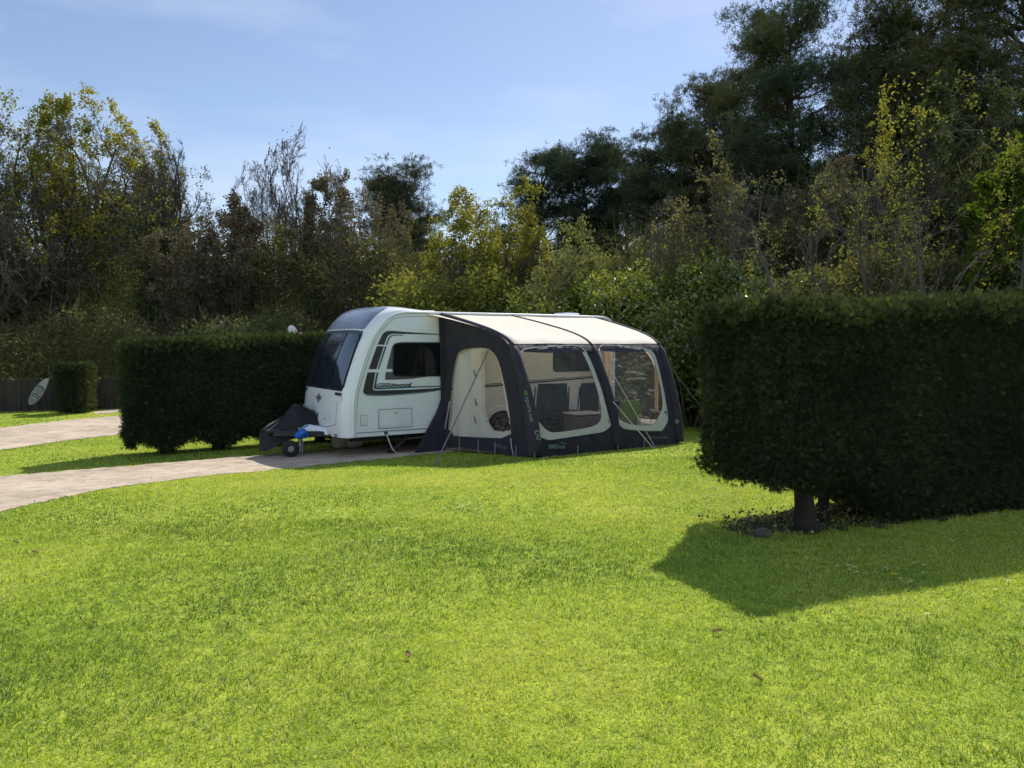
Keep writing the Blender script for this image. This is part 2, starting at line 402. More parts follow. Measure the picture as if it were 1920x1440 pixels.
# ------------------------------------------------------------------ ground
def axis_grid(lim, fine, step):
    a = list(np.arange(-fine, fine+.01, step)); b = []; v = fine; d = step
    while v < lim: d *= 1.25; v += d; b.append(v)
    return np.array([-x for x in b[::-1]]+a+b)
gx = axis_grid(420, 22, .5); gy = axis_grid(420, 32, .5)
GX, GY = np.meshgrid(gx, gy, indexing='ij')
V = np.stack([GX, GY, gz(GX, GY)], -1).reshape(-1, 3); nb = len(gy)
ii, jj = np.meshgrid(np.arange(len(gx)-1), np.arange(nb-1), indexing='ij'); q = (ii*nb+jj).ravel()
ground = make('lawn', V, np.stack([q, q+nb, q+nb+1, q+1], 1), M['lawn'], smooth=True, origin=(0, 0, 0)); tag(ground, 'sunlit mown grass lawn of the pitch', kind='structure')

def resample(P, n):
    P = np.asarray(P, float); d = np.concatenate([[0], np.cumsum(np.linalg.norm(np.diff(P, axis=0), axis=1))])
    t = np.linspace(0, d[-1], n); return np.stack([np.interp(t, d, P[:, k]) for k in range(P.shape[1])], 1)
def smooth_line(P, n):
    P = resample(P, n); k = np.hanning(max(3, n//6 | 1)+2); k /= k.sum(); h = len(k)//2
    Q = np.stack([np.convolve(np.concatenate([2*P[0, c]-P[h:0:-1, c], P[:, c], 2*P[-1, c]-P[-2:-h-2:-1, c]]), k, 'valid') for c in range(2)], 1)
    return Q
def strip(name, near, far, m, lift, n=260, k=14, edge=.09, seed=3):
    a = smooth_line([p[:2] for p in near], n); b = smooth_line([p[:2] for p in far], n)
    rg = np.random.default_rng(seed); t = np.arange(n)*.55
    w1 = (vnoise(t, t*0, seed)-.5)*2*edge+rg.normal(0, edge*.25, n); w2 = (vnoise(t, t*0+5, seed+1)-.5)*2*edge+rg.normal(0, edge*.25, n)
    d = (b-a)/np.linalg.norm(b-a, axis=1)[:, None]
    a = a+d*w1[:, None]; b = b+d*w2[:, None]
    f = np.linspace(0, 1, k)[None, :, None]; G = a[:, None]*(1-f)+b[:, None]*f
    z = gz(G[..., 0], G[..., 1])+lift
    V = np.concatenate([G, z[..., None]], -1).reshape(-1, 3)
    i, j = np.meshgrid(np.arange(n-1), np.arange(k-1), indexing='ij'); q = (i*k+j).ravel()
    o = make(name, V, np.stack([q, q+k, q+k+1, q+1], 1), m, smooth=True, origin=(0, 0, 0))
    return o, np.concatenate([a, b[::-1]])
def cg(u, v): p = cw(u, v, 0); return p
drive_near = [gp(-420, 1075), gp(-150, 1003), gp(0, 961), gp(98, 937), gp(220, 912), gp(390, 893), gp(537, 879), cg(.6, -.55), cg(1.8, -.4), cg(4, -.35), cg(6.6, -.3)]
drive_far = [gp(-420, 935), gp(-150, 906), gp(0, 895), gp(63, 888), gp(293, 870), gp(488, 853), gp(600, 846), gp(700, 838), cg(2.6, 3.0), cg(4.3, 3.0), cg(6.6, 3.0)]
drive, drive_poly = strip('driveway', drive_near, drive_far, M['tarmac'], .008)
tag(drive, 'pale worn tarmac drive leading under the caravan', kind='structure')
road, road_poly = strip('road', [gp(-500, 950), gp(-200, 880), gp(0, 844), gp(122, 827), gp(249, 812), gp(420, 798), gp(640, 786)], [gp(-500, 858), gp(-200, 824), gp(0, 803), gp(122, 788), gp(244, 778), gp(420, 769), gp(640, 762)], M['tarmac'], .008, seed=9)
tag(road, 'site road curving behind the clipped hedge', kind='structure')
pth, path_poly = strip('path', [gp(176, 777), gp(215, 774), gp(250, 770.5), gp(330, 766)], [gp(178, 772), gp(215, 769), gp(250, 766), gp(330, 762)], M['gravel'], .012, n=40, edge=.03, seed=4)
tag(pth, 'short pale gravel path by the wooden fence', kind='structure')

# ------------------------------------------------------------------ grass
def in_hard(x, y):
    foot = [cw(1.75, -.2, 0), cw(2.02, -2.58, 0), cw(5.28, -2.58, 0), cw(5.4, -.2, 0)]
    return inpoly(x, y, drive_poly) | inpoly(x, y, road_poly) | inpoly(x, y, path_poly) | inpoly(x, y, foot)
def n0_(a): return len(a)
def grass_zone(z0, z1, dens, h, w, rng, edges=None):
    n = int(dens*((z1-z0)*(.70*(z0+z1)+4)))
    y = np.sqrt(rng.uniform(z0**2, z1**2, n)) if z0 > 3 else rng.uniform(z0, z1, n); half = .70*y+2
    x = rng.uniform(-1, 1, n)*half
    # tufts: pull some blades together
    cl = vnoise(x*7, y*7, 11)*.5+vnoise(x*19, y*19, 12)*.5
    keep = rng.random(n) < .35+1.15*cl
    x, y, cl = x[keep], y[keep], cl[keep]
    k = ~in_hard(x+rng.normal(0, .05, n0_(x)), y+rng.normal(0, .05, n0_(x))); x, y, cl = x[k], y[k], cl[k]; n = len(x)
    lowf = .55*vnoise(x*.38, y*.5, 21)+.30*vnoise(x*1.1, y*1.4, 22)+.15*vnoise(x*4, y*4, 23)
    tint = np.clip(-.20+1.30*lowf+rng.normal(0, .20, n), 0, .86); dead = rng.random(n) < .07+.16*(vnoise(x*.8, y*.8, 31) > .72); tint[dead] = rng.uniform(.85, 1, dead.sum())
    hh = h*(.45+.9*cl+.5*rng.random(n)); ww = w*rng.uniform(.7, 1.3, n)
    a = rng.uniform(0, 2*PI, n); lean = np.abs(rng.normal(.75, .5, n)); la = rng.uniform(0, 2*PI, n)
    z = gz(x, y)
    B = np.stack([x, y, z-.004], 1); S = np.stack([np.cos(a), np.sin(a), 0*a], 1)*ww[:, None]/2
    Ld = np.stack([np.cos(la)*lean, np.sin(la)*lean, np.ones(n)], 1); Ld /= np.linalg.norm(Ld, axis=1)[:, None]
    L2 = np.stack([np.cos(la)*lean*2.2, np.sin(la)*lean*2.2, np.full(n, .8)], 1); L2 /= np.linalg.norm(L2, axis=1)[:, None]
    mid = B+Ld*(hh*.55)[:, None]; tip = mid+L2*(hh*.5)[:, None]
    Vv = np.stack([B-S, B+S, mid+S*.8, mid-S*.8, tip], 1)
    b = np.arange(n)[:, None]*5
    return Vv.reshape(-1, 3), b+np.array([[0, 1, 2, 3]]), b+np.array([[3, 2, 4]]), np.repeat(tint, 5)
rg = np.random.default_rng(5); Vs, Fq, Ft, Ti, n0 = [], [], [], [], 0
for args in ((1.9, 4.6, 7600, .030, .0046), (4.6, 7.5, 4200, .030, .0064), (7.5, 12, 1800, .028, .010), (12, 19, 520, .028, .016), (19, 27, 140, .028, .026)):
    v, fq, ft, ti = grass_zone(*args, rg); Vs.append(v); Fq.append(fq+n0); Ft.append(ft+n0); Ti.append(ti); n0 += len(v)
g = make('grass', np.concatenate(Vs), [np.concatenate(Fq), np.concatenate(Ft)], M['grass'], tint=np.concatenate(Ti), origin=(0, 0, 0))
tag(g, 'short mown grass blades of the sunny lawn', 'grass', kind='stuff')

# ------------------------------------------------------------------ vegetation helpers
def unit(v): return v/(np.linalg.norm(v, axis=-1, keepdims=True)+1e-9)
def perp(d, rng):
    r = rng.normal(size=d.shape); r -= d*(r*d).sum(-1, keepdims=True); return unit(r)
def grow(rng, roots, levels):
    """roots: (P,D,L,R) arrays; returns segment arrays and nodes per level"""
    P, D, L, Rr = [np.asarray(a, float) for a in roots]; segs = []; nodes = []
    for li, lv in enumerate(levels):
        K = lv['k']; n = len(P); pts = [P]; dirs = [D]; r0 = Rr
        for s in range(K):
            D = unit(D+rng.normal(0, lv.get('wob', .15), (n, 3))+np.array([0, 0, lv.get('up', 0.)]))
            P2 = P+D*(L/K)[:, None]; ta = 1-(1-lv.get('tip', .35))*s/K; tb = 1-(1-lv.get('tip', .35))*(s+1)/K
            segs.append((P, P2, Rr*ta, Rr*tb)); P = P2; pts.append(P); dirs.append(D)
        pts = np.stack(pts, 1); dirs = np.stack(dirs, 1); nodes.append((pts, dirs, L))
        if li+1 == len(levels): break
        nx = levels[li+1]; m = nx['n']; idx = np.repeat(np.arange(n), m)
        t = rng.uniform(nx.get('t0', .3), 1.0, len(idx)) if not nx.get('even') else (np.tile(np.linspace(nx.get('t0', .3), 1, m), n)+rng.normal(0, .03, len(idx))).clip(0, 1)
        f = t*K; i0 = np.minimum(f.astype(int), K-1); fr = (f-i0)[:, None]
        P = pts[idx, i0]*(1-fr)+pts[idx, i0+1]*fr; d = dirs[idx, i0+1]
        ang = np.radians(rng.uniform(*nx['ang'], len(idx)))[:, None]
        D = unit(d*np.cos(ang)+perp(d, rng)*np.sin(ang)+np.array([0, 0, nx.get('lift', 0.)]))
        Lp = L[idx]
        L2 = Lp*nx['len']*rng.uniform(.6, 1.25, len(idx))*(1-nx.get('fall', .4)*t)
        Rr = Rr[idx]*(1-.6*t)*nx.get('rad', .55); L = L2
    cat = [np.concatenate([s[k] for s in segs]) for k in range(4)]
    return cat, nodes
def seg_mesh(segs, sides=4, rmin=.004):
    P0, P1, r0, r1 = segs; r0 = np.maximum(r0, rmin); r1 = np.maximum(r1, rmin); n = len(P0)
    D = unit(P1-P0); ref = np.where(np.abs(D[:, 2:3]) < .9, np.array([[0, 0, 1.]]), np.array([[1., 0, 0]]))
    a = unit(np.cross(D, ref)); b = np.cross(D, a); q = 2*PI*np.arange(sides)/sides
    c = np.cos(q)[None, :, None]; s = np.sin(q)[None, :, None]
    ring = a[:, None]*c+b[:, None]*s
    Vv = np.concatenate([P0[:, None]-D[:, None]*r0[:, None, None]*.3+ring*r0[:, None, None], P1[:, None]+D[:, None]*r1[:, None, None]*.3+ring*r1[:, None, None]], 1).reshape(-1, 3)
    k = np.arange(sides); base = np.arange(n)[:, None, None]*2*sides
    F = base+np.stack([k, (k+1) % sides, sides+(k+1) % sides, sides+k], 1)[None]
    return Vv, F.reshape(-1, 4)
def leaf_quads(P, size, rng, aspect=.55, flat=0., D=None, along=.0):
    """diamond leaves at P"""
    n = len(P); s = size*rng.uniform(.6, 1.35, n)
    d = unit(rng.normal(size=(n, 3))+(0 if D is None else D*along)); nr = unit(rng.normal(size=(n, 3))+np.array([0, 0, flat]))
    w = unit(np.cross(d, nr)); up = np.cross(w, d)
    tip = P+d*s[:, None]; m = P+d*(s*.45)[:, None]+up*(s*.085)[:, None]; h = w*(s*aspect/2)[:, None]
    Vv = np.stack([P, m+h, tip, m-h], 1).reshape(-1, 3)
    return Vv, np.arange(n)[:, None]*4+np.array([[0, 1, 2, 3]])
def build_leaves(name, P, size, m, rng, parent, tint=None, **kw):
    Vv, F = leaf_quads(P, size, rng, **kw)
    if tint is None: tint = rng.random(len(P))
    return make(name, Vv, F, m, parent, tint=np.repeat(tint, 4))
def clump_tint(P, rng, sc=1.2, amt=.7, seed=3):
    c = vnoise(P[:, 0]*sc+P[:, 2]*sc*.7, P[:, 1]*sc+P[:, 2]*sc, seed)
    return np.clip(c*amt+rng.random(len(P))*(1-amt)+rng.normal(0, .06, len(P)), 0, 1)
def pts_on(nodes, n, rng, jit, t0=0.):
    pts = nodes[0]; b, k = pts.shape[:2]
    i = rng.integers(0, b, n); f = rng.uniform(t0*(k-1), k-1, n); j = np.minimum(f.astype(int), k-2); fr = (f-j)[:, None]
    return pts[i, j]*(1-fr)+pts[i, j+1]*fr+rng.normal(0, jit, (n, 3))
def roots(base, height, r, lean=(0, 0), stems=1, spread=0., rng=None):
    b = np.asarray(base, float); D = []; P = []
    for i in range(stems):
        a = 2*PI*i/stems+.5; k = spread if stems > 1 else 0
        D.append([lean[0]+math.cos(a)*k, lean[1]+math.sin(a)*k, 1]); P.append(b+np.array([math.cos(a), math.sin(a), 0])*.12*(stems > 1)-UP*.1)
    L = np.full(stems, height)*(1 if rng is None else rng.uniform(.8, 1.1, stems))
    return np.array(P), unit(np.array(D, float)), L, np.full(stems, r)

TG = 'trees at the woodland edge'
LV_TREE = [dict(k=7, wob=.06, up=.02, tip=.45),
    dict(n=12, t0=.35, ang=(18, 62), len=1.25, rad=.55, k=8, wob=.13, up=.05, fall=.25),
    dict(n=8, t0=.2, ang=(22, 60), len=.48, rad=.5, k=6, wob=.17, up=.05),
    dict(n=7, t0=.15, ang=(20, 60), len=.48, rad=.5, k=4, wob=.22, up=.04),
    dict(n=5, t0=.1, ang=(20, 60), len=.52, rad=.5, k=3, wob=.25, up=.02)]
LV_OAK = [dict(k=7, wob=.06, up=.02, tip=.5),
    dict(n=17, t0=.45, ang=(12, 75), len=1.8, rad=.55, k=9, wob=.17, up=.03, fall=.1),
    dict(n=11, t0=.22, ang=(25, 65), len=.46, rad=.5, k=6, wob=.2, up=.04),
    dict(n=10, t0=.12, ang=(20, 60), len=.48, rad=.5, k=4, wob=.24, up=.03),
    dict(n=7, t0=.1, ang=(20, 60), len=.5, rad=.5, k=3, wob=.25, up=.02)]
LV_HAZEL = [dict(k=9, wob=.12, up=.02, tip=.4),
    dict(n=5, t0=.25, ang=(20, 50), len=.6, rad=.6, k=7, wob=.16, up=.05, fall=.3),
    dict(n=5, t0=.2, ang=(22, 55), len=.5, rad=.55, k=5, wob=.2, up=.04),
    dict(n=5, t0=.15, ang=(20, 55), len=.5, rad=.5, k=4, wob=.22, up=.04)]
LV_FAN = [dict(k=8, wob=.05, up=.03, tip=.35),
    dict(n=18, t0=.30, ang=(12, 42), len=.95, rad=.36, k=8, wob=.09, up=.08, fall=.35),
    dict(n=9, t0=.2, ang=(15, 40), len=.45, rad=.5, k=6, wob=.12, up=.09),
    dict(n=7, t0=.15, ang=(15, 42), len=.5, rad=.5, k=4, wob=.15, up=.07),
    dict(n=5, t0=.1, ang=(15, 45), len=.5, rad=.55, k=3, wob=.2, up=.03)]
def broadleaf(label, px, Z, top, R, seed, leaf, bark='bark', name='broadleaf_tree', nleaf=9000, lsize=.13, stems=1, sspread=.25, trunk_r=.22, ivy=0, twig=.005, lv=LV_TREE, leaf_lo=0., tint_sc=.7, lean=(0, 0), aspect=.7, group=TG, hf=.45, zc=.52, side=None):
    """R: crown radius; the crown is trimmed to an uneven dome of that radius"""
    rng = np.random.default_rng(seed); b = at(px, Z); h = zof(top, Z)-b[2]
    t = thing(name, label, 'tree' if name.endswith('tree') else 'shrub', tuple(b), group)
    segs, nodes = grow(rng, roots(b, h*hf, trunk_r, lean, stems, sspread, rng), lv)
    tip = nodes[-1][0].reshape(-1, 3)
    rad = np.percentile(np.hypot(tip[:, 0]-b[0], tip[:, 1]-b[1]), 90); kr = R/rad; zt = np.percentile(tip[:, 2], 98.5); kz = h/(zt-b[2])
    def fit(P): return (P-b)*np.array([kr, kr, kz])+b
    def squash(P):
        Q = (P-b)/np.array([R, R, h]); hz = Q[..., 2]-zc; q = np.stack([Q[..., 0], Q[..., 1], np.where(hz > 0, hz/(1-zc), hz/(zc*1.2))], -1)
        r = np.linalg.norm(q, axis=-1)+1e-6; sh = P.shape[:-1]; a = np.arctan2(q[..., 1], q[..., 0]).ravel()+9; zz = (q[..., 2]/r).ravel()
        env = (1+.30*(vnoise(a*1.5, zz*1.7+5, seed)-.5)+.16*(vnoise(a*4, zz*4+5, seed+1)-.5)).reshape(sh)*np.where(hz > 0, 1, 1.0); rr = r/env
        r2 = np.where(rr < .6, rr, .6+.45*np.tanh((rr-.6)/.75))*env; w_ = np.clip((Q[..., 2]-.12)/.22, 0, 1)
        k_ = 1+(r2/r-1)*w_
        out = np.stack([q[..., 0]*k_*R, q[..., 1]*k_*R, (np.where(q[..., 2]*k_ > 0, q[..., 2]*k_*(1-zc), q[..., 2]*k_*zc*1.2)+zc)*h], -1)
        return out+b
    nodes = [(squash(p), d, l) for p, d, l in [(fit(p), d, l) for p, d, l in nodes]]; segs = [squash(segs[0]), squash(segs[1]), segs[2], segs[3]]
    k2 = h/(np.percentile(nodes[-1][0][..., 2], 99.6)-b[2])
    def lift(P): return (P-b)*np.array([1, 1, k2])+b
    nodes = [(lift(p), d, l) for p, d, l in nodes]; segs = [lift(segs[0]), lift(segs[1]), segs[2], segs[3]]
    big = segs[2] > .035
    v1, f1 = seg_mesh([q[big] for q in segs], 7, .01); v2, f2 = seg_mesh([q[~big] for q in segs], 3, twig)
    make('trunk', np.concatenate([v1, v2]), [np.concatenate([f1, f2+len(v1)])], M[bark], t, smooth=True)
    if nleaf:
        P = np.repeat(pts_on(nodes[-1], int(nleaf*1.25)//4, rng, .04, .3), 4, 0); P = P+rng.normal(0, lsize*.55, P.shape); rel = (P[:, 2]-b[2])/h
        w_ = np.clip((rel-leaf_lo)/.3+.25, 0, 1)
        if side is not None: w_ = w_*np.clip(.35+(P[:, 0]-b[0])/R*side, .04, 1)
        P = P[rng.random(len(P)) < w_]
        build_leaves('crown', P, lsize, M[leaf], rng, t, tint=clump_tint(P, rng, tint_sc, .6, seed), aspect=aspect, flat=.3)
    if ivy:
        n = ivy; kk = fit(np.zeros((0, 3))) if False else nodes[0][0]; i = rng.integers(0, kk.shape[0], n); f = rng.uniform(0, (kk.shape[1]-1)*.98, n); j = f.astype(int); fr = (f-j)[:, None]
        P = kk[i, j]*(1-fr)+kk[i, np.minimum(j+1, kk.shape[1]-1)]*fr
        # some climbs the first limbs too
        q = rng.random(n) < .28; P[q] = pts_on(nodes[1], int(q.sum()), rng, .05)*1.0; lo_ = P[:, 2] < b[2]+h*.72
        a = rng.uniform(0, 2*PI, n); rd = (trunk_r*.8+np.abs(rng.normal(0, .40, n)))*(.55+.9*vnoise(P[:, 2]*1.3+a, a*2, seed))
        P = (P+np.stack([np.cos(a)*rd, np.sin(a)*rd, rng.normal(0, .15, n)], 1))[lo_]
        build_leaves('ivy', P, .12, M['leaf_ivy'], rng, t, tint=clump_tint(P, rng, 1.5, .5, seed), aspect=.8)
    return t
def needle_tufts(P, rng, ln, per, wid):
    n = len(P)*per; Pp = np.repeat(P, per, 0); d = unit(rng.normal(size=(n, 3))+np.array([0, 0, .55]))
    s = ln*rng.uniform(.6, 1.2, n); w = unit(np.cross(d, rng.normal(size=(n, 3))))*(wid/2)
    Pp = Pp+rng.normal(0, ln*.12, (n, 3))
    tip = Pp+d*s[:, None]; m = Pp+d*(s*.5)[:, None]
    Vv = np.stack([Pp, m+w, tip, m-w], 1).reshape(-1, 3)
    return Vv, np.arange(n)[:, None]*4+np.array([[0, 1, 2, 3]])
def pine(label, px, Z, top, seed, crown0=.45, width=.30, npad=70, m='needle', trunk_r=.22, lean=(0, 0), tuft=84, per=12, group=TG, ln=.19):
    rng = np.random.default_rng(seed); b = at(px, Z); h = zof(top, Z)-b[2]
    t = thing('pine_tree', label, 'tree', tuple(b), group)
    width *= 1.25
    lv = [dict(k=12, wob=.05, up=.02, tip=.12),
          dict(n=npad, t0=crown0, ang=(45, 95), len=width, rad=.35, k=6, wob=.14, up=.09, fall=.30),
          dict(n=7, t0=.30, ang=(25, 65), len=.45, rad=.5, k=3, wob=.2, up=.06)]
    segs, nodes = grow(rng, roots(b, h*.96, trunk_r, lean), lv)
    k2 = (h-.45)/(max(nodes[2][0][..., 2].max(), nodes[1][0][..., 2].max())-b[2])
    def lift(P): return (P-b)*np.array([1, 1, k2])+b
    nodes = [(lift(p), d, l) for p, d, l in nodes]; segs = [lift(segs[0]), lift(segs[1]), segs[2], segs[3]]
    big = segs[2] > .05
    v1, f1 = seg_mesh([s[big] for s in segs], 8, .01); v2, f2 = seg_mesh([s[~big] for s in segs], 3, .010)
    make('trunk', np.concatenate([v1, v2]), [np.concatenate([f1, f2+len(v1)])], M['barkpine'], t, smooth=True)
    tips = nodes[2][0][:, -1]; mids = nodes[2][0][:, -2]
    cen = np.concatenate([tips, nodes[1][0][:, -1], mids[rng.random(len(mids)) < .5]])
    keep = rng.random(len(cen)) < .85; cen = cen[keep]
    n = len(cen)*tuft//6; i = rng.integers(0, len(cen), n)
    off = unit(rng.normal(size=(n, 3)))*(rng.random(n)[:, None]**.45); off[:, 2] = np.abs(off[:, 2])*.75-.1; cs = rng.uniform(.45, 1.0, len(cen)); P = cen[i]+off*cs[i][:, None]*np.array([1, 1, .62])*(.75+.35*h/14)
    Vv, F = needle_tufts(P, rng, ln, per, .021)
    ti = np.clip(clump_tint(P, rng, .9, .6, seed)+(P[:, 2]-P[:, 2].mean())*.03, 0, 1)
    make('crown', Vv, F, M[m], t, tint=np.repeat(ti, per*4))
    return t
def bush(label, px, Z, top, rad, seed, leaf, n=9000, lsize=.14, name='shrub', aspect=.55, flat=.5, low=0., bark='bark', ry=None, group='shrubs under the woodland trees', lumps=16, base=None, shell=.55):
    rng = np.random.default_rng(seed); b = at(px, Z) if base is None else np.asarray(base, float); h = (zof(top, Z) if base is None else top)-b[2]; ry = ry or rad
    t = thing(name, label, 'shrub', tuple(b), group)
    # stems
    sg, nd = grow(rng, roots(b, h*.75, .05, (0, 0), 7, .55, rng), [dict(k=6, wob=.14, up=.02, tip=.4), dict(n=7, t0=.2, ang=(25, 65), len=.5, rad=.55, k=4, wob=.2, up=.05)])
    q = (np.abs(sg[1][:, 0]-b[0]) < rad) & (np.abs(sg[1][:, 1]-b[1]) < ry)
    v, f = seg_mesh([s[q] for s in sg], 4, .006); make('stem', v, [f], M[bark], t, smooth=True)
    # leaf clumps spread through the bush
    cen = []
    for i in range(lumps):
        a = rng.uniform(0, 2*PI); hh = rng.uniform(.12, .95)**.8; rr = rng.uniform(.15, .85)*math.sqrt(max(.05, 1-(2*hh*.62-.35)**2))
        cen.append([b[0]+math.cos(a)*rr*rad, b[1]+math.sin(a)*rr*ry, b[2]+h*(low+(1-low)*hh*.9)])
    cen = np.array(cen); i = rng.integers(0, lumps, n); d = unit(rng.normal(size=(n, 3)))
    cr = rng.uniform(.28, .5, lumps)[i]*min(rad, h*.6)
    rr = cr*(shell+(1-shell)*rng.random(n)**.5)*(.75+.5*rng.random(n)); P = cen[i]+d*rr[:, None]*np.array([1, 1, .85])
    k = (P[:, 2] > b[2]+.02) & (P[:, 2] < b[2]+h*1.06); P = P[k]; d = d[k]
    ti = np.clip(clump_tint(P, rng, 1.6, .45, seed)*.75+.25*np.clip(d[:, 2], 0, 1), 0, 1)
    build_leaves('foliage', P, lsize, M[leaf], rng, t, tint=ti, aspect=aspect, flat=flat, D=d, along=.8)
    return t

# ------------------------------------------------------------------ clipped conifer hedges
def hedge(label, c, length, thick, z0, z1, n, seed, trunks, ex=AX, ey=AY, z1b=None, size=.13, group='clipped conifer hedges', rise=None, raggy=.07, trunk_r=.10):
    """c: near corner on the ground (u=0, v=0 front face); runs length along ex and thick along ey"""
    rng = np.random.default_rng(seed); c = np.asarray(c, float); base = c+ex*length/2+ey*thick/2; base[2] = float(gz(base[0], base[1]))
    t = thing('clipped_hedge', label, 'hedge', tuple(base), group); z1b = z1 if z1b is None else z1b
    def top(u): return z1+(z1b-z1)*u/length
    def bot(u): return (z0+(.20*np.sin(u*2.3+seed)**2 if rise is None else rise(u)))
    # inner dark box, added to block light through the hedge
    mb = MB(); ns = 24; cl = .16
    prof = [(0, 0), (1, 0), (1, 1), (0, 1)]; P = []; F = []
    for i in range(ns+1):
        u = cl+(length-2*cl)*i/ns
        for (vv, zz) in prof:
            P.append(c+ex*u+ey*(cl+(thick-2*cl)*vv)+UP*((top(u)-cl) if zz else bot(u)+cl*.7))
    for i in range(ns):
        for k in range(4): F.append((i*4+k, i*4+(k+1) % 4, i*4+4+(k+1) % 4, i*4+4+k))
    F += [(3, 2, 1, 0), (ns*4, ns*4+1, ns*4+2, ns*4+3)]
    mb.add(P, F).build('blocking_core', M['core'], t)
    # surface sprays
    H_ = z1-z0; areas = np.array([length*H_, length*H_*.35, thick*H_, thick*H_, length*thick*1.3, length*thick*.5]); pr = areas/areas.sum()
    face = rng.choice(6, n, p=pr); a = rng.random(n); bb = rng.random(n); u = a*length; v = bb*thick; zf = rng.random(n)
    u = np.where(face == 2, 0, np.where(face == 3, length, u)); v = np.where(face == 0, 0, np.where(face == 1, thick, np.where((face == 2) | (face == 3), bb*thick, v)))
    tz = top(u); bz = bot(u); z = np.where(face == 4, tz, np.where(face == 5, bz, bz+(tz-bz)*zf))
    nrm = np.array([-ey, ey, -ex, ex, UP, -UP])[face]
    # rounded edges: pull in near edges
    def roundin(x, L, r=.16):
        e = np.minimum(x, L-x); return np.where(e < r, 1-(1-e/r)**2, 1.)
    ez = roundin(np.clip(z-bz, 0, None), tz-bz); eu = roundin(u, length); ev = roundin(v, thick)
    inn = np.where(face < 2, np.minimum(ez, eu), np.where(face < 4, np.minimum(ez, ev), np.minimum(eu, ev)))
    lump = (vnoise(u*1.1+face*7, z*1.1+v*1.1, seed)-.5)*2*raggy+(vnoise(u*4+face*3, z*4+v*4, seed+1)-.5)*raggy*1.3+.035*np.cos(u*5.9+seed+.5*np.sin(u*1.7))*(face < 2)
    depth = .05+(1-inn)*.12-lump+np.abs(rng.normal(0, .035, n))-.07*(rng.random(n) < .06)-(face == 4)*np.clip(rng.normal(.0, .022, n)+.05*(vnoise(u*3.1, v*3.1, seed+6)-.5), -.05, .12)
    Pn = c+ex*u[:, None]+ey*v[:, None]+UP*0-nrm*depth[:, None]; Pn[:, 2] += z-c[2]*1.0
    d = unit(nrm*.75+np.array([0, 0, -.05])+rng.normal(0, .6, (n, 3)))
    d[face == 4] = unit(d[face == 4]+np.array([0, 0, .5]))
    s = size*rng.uniform(.5, 1.25, n)*np.where(face == 4, 1.2, 1.)*np.where(rng.random(n) < .04, 1.3, 1.); w0 = unit(np.cross(d, rng.normal(size=(n, 3)))); up = np.cross(w0, d)
    Vv = []; Fv = []
    kk = 3; angs = [-.42, 0, .42]; lens = [.75, 1, .75]; st = [.05, 0, .05]
    for q in range(kk):
        dd = unit(d*math.cos(angs[q])+w0*math.sin(angs[q])-up*.12*abs(angs[q])); L = s*lens[q]
        pw = np.cross(dd, up)*(s*.06)[:, None]; p0 = Pn+d*(s*st[q])[:, None]
        Vv.append(np.stack([p0, p0+dd*(L*.5)[:, None]+pw, p0+dd*L[:, None], p0+dd*(L*.5)[:, None]-pw], 1))
    Vv = np.stack(Vv, 1).reshape(-1, 3); F = np.arange(n*kk)[:, None]*4+np.array([[0, 1, 2, 3]])
    ti = np.clip(.15+.45*vnoise(u*1.7+face*5, z*1.7+v*1.7, seed+4)+rng.normal(0, .14, n)+.26*(face == 4)+.36*(face == 3), 0, .92); ti[rng.random(n) < .03+.07*(vnoise(u*.9, z*.9, seed+9) > .7)] = .97  # sunlit tops and sun-facing end painted into the tint as paler sprays
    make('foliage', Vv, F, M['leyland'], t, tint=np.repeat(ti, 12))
    for (uu, vv, lean, r) in trunks:
        p = c+ex*uu+ey*vv; p[2] = float(gz(p[0], p[1])); top_ = p+UP*(z0-p[2]+.6)+ex*lean
        pts = [p*(1-f)+top_*f for f in (0, .12, .3, .55, .8, 1)]; pts[0] = pts[0]-UP*.05
        m2 = MB(); m2.tube(pts, [r*1.55, r*1.2, r, r*.9, r*.85, r*.8], 12)
        for q in range(5):
            an = q*1.26+uu; st0 = pts[3]+UP*(q*.06-.1); m2.tube([st0, st0+np.array([math.cos(an)*.15, math.sin(an)*.15, .14]), st0+np.array([math.cos(an)*.30, math.sin(an)*.30, .28])], [.03, .022, .012], 6)
        m2.build('trunk', M['hedgetrunk'], t, smooth=True)
    return t
rc = np.array([2.24, 6.46, 0.]); HX = unit(np.array([.92, .39, 0])); HY = np.array([-HX[1], HX[0], 0])
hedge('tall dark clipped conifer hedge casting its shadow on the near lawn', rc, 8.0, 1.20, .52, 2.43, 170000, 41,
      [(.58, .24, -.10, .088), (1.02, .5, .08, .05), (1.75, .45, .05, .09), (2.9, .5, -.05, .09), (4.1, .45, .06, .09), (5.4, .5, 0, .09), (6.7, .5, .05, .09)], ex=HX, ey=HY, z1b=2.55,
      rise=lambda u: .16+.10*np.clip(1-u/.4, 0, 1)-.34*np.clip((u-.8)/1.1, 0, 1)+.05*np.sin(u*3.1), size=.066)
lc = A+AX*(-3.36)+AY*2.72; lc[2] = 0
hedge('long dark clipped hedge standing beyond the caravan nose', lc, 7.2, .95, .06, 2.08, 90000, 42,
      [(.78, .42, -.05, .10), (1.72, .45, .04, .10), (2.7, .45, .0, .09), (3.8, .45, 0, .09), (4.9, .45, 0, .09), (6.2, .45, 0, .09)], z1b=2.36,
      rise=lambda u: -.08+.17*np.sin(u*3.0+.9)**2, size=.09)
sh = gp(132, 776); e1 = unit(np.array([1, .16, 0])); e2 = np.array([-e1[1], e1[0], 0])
sc_ = sh-e1*.45; sc_[2] = 0
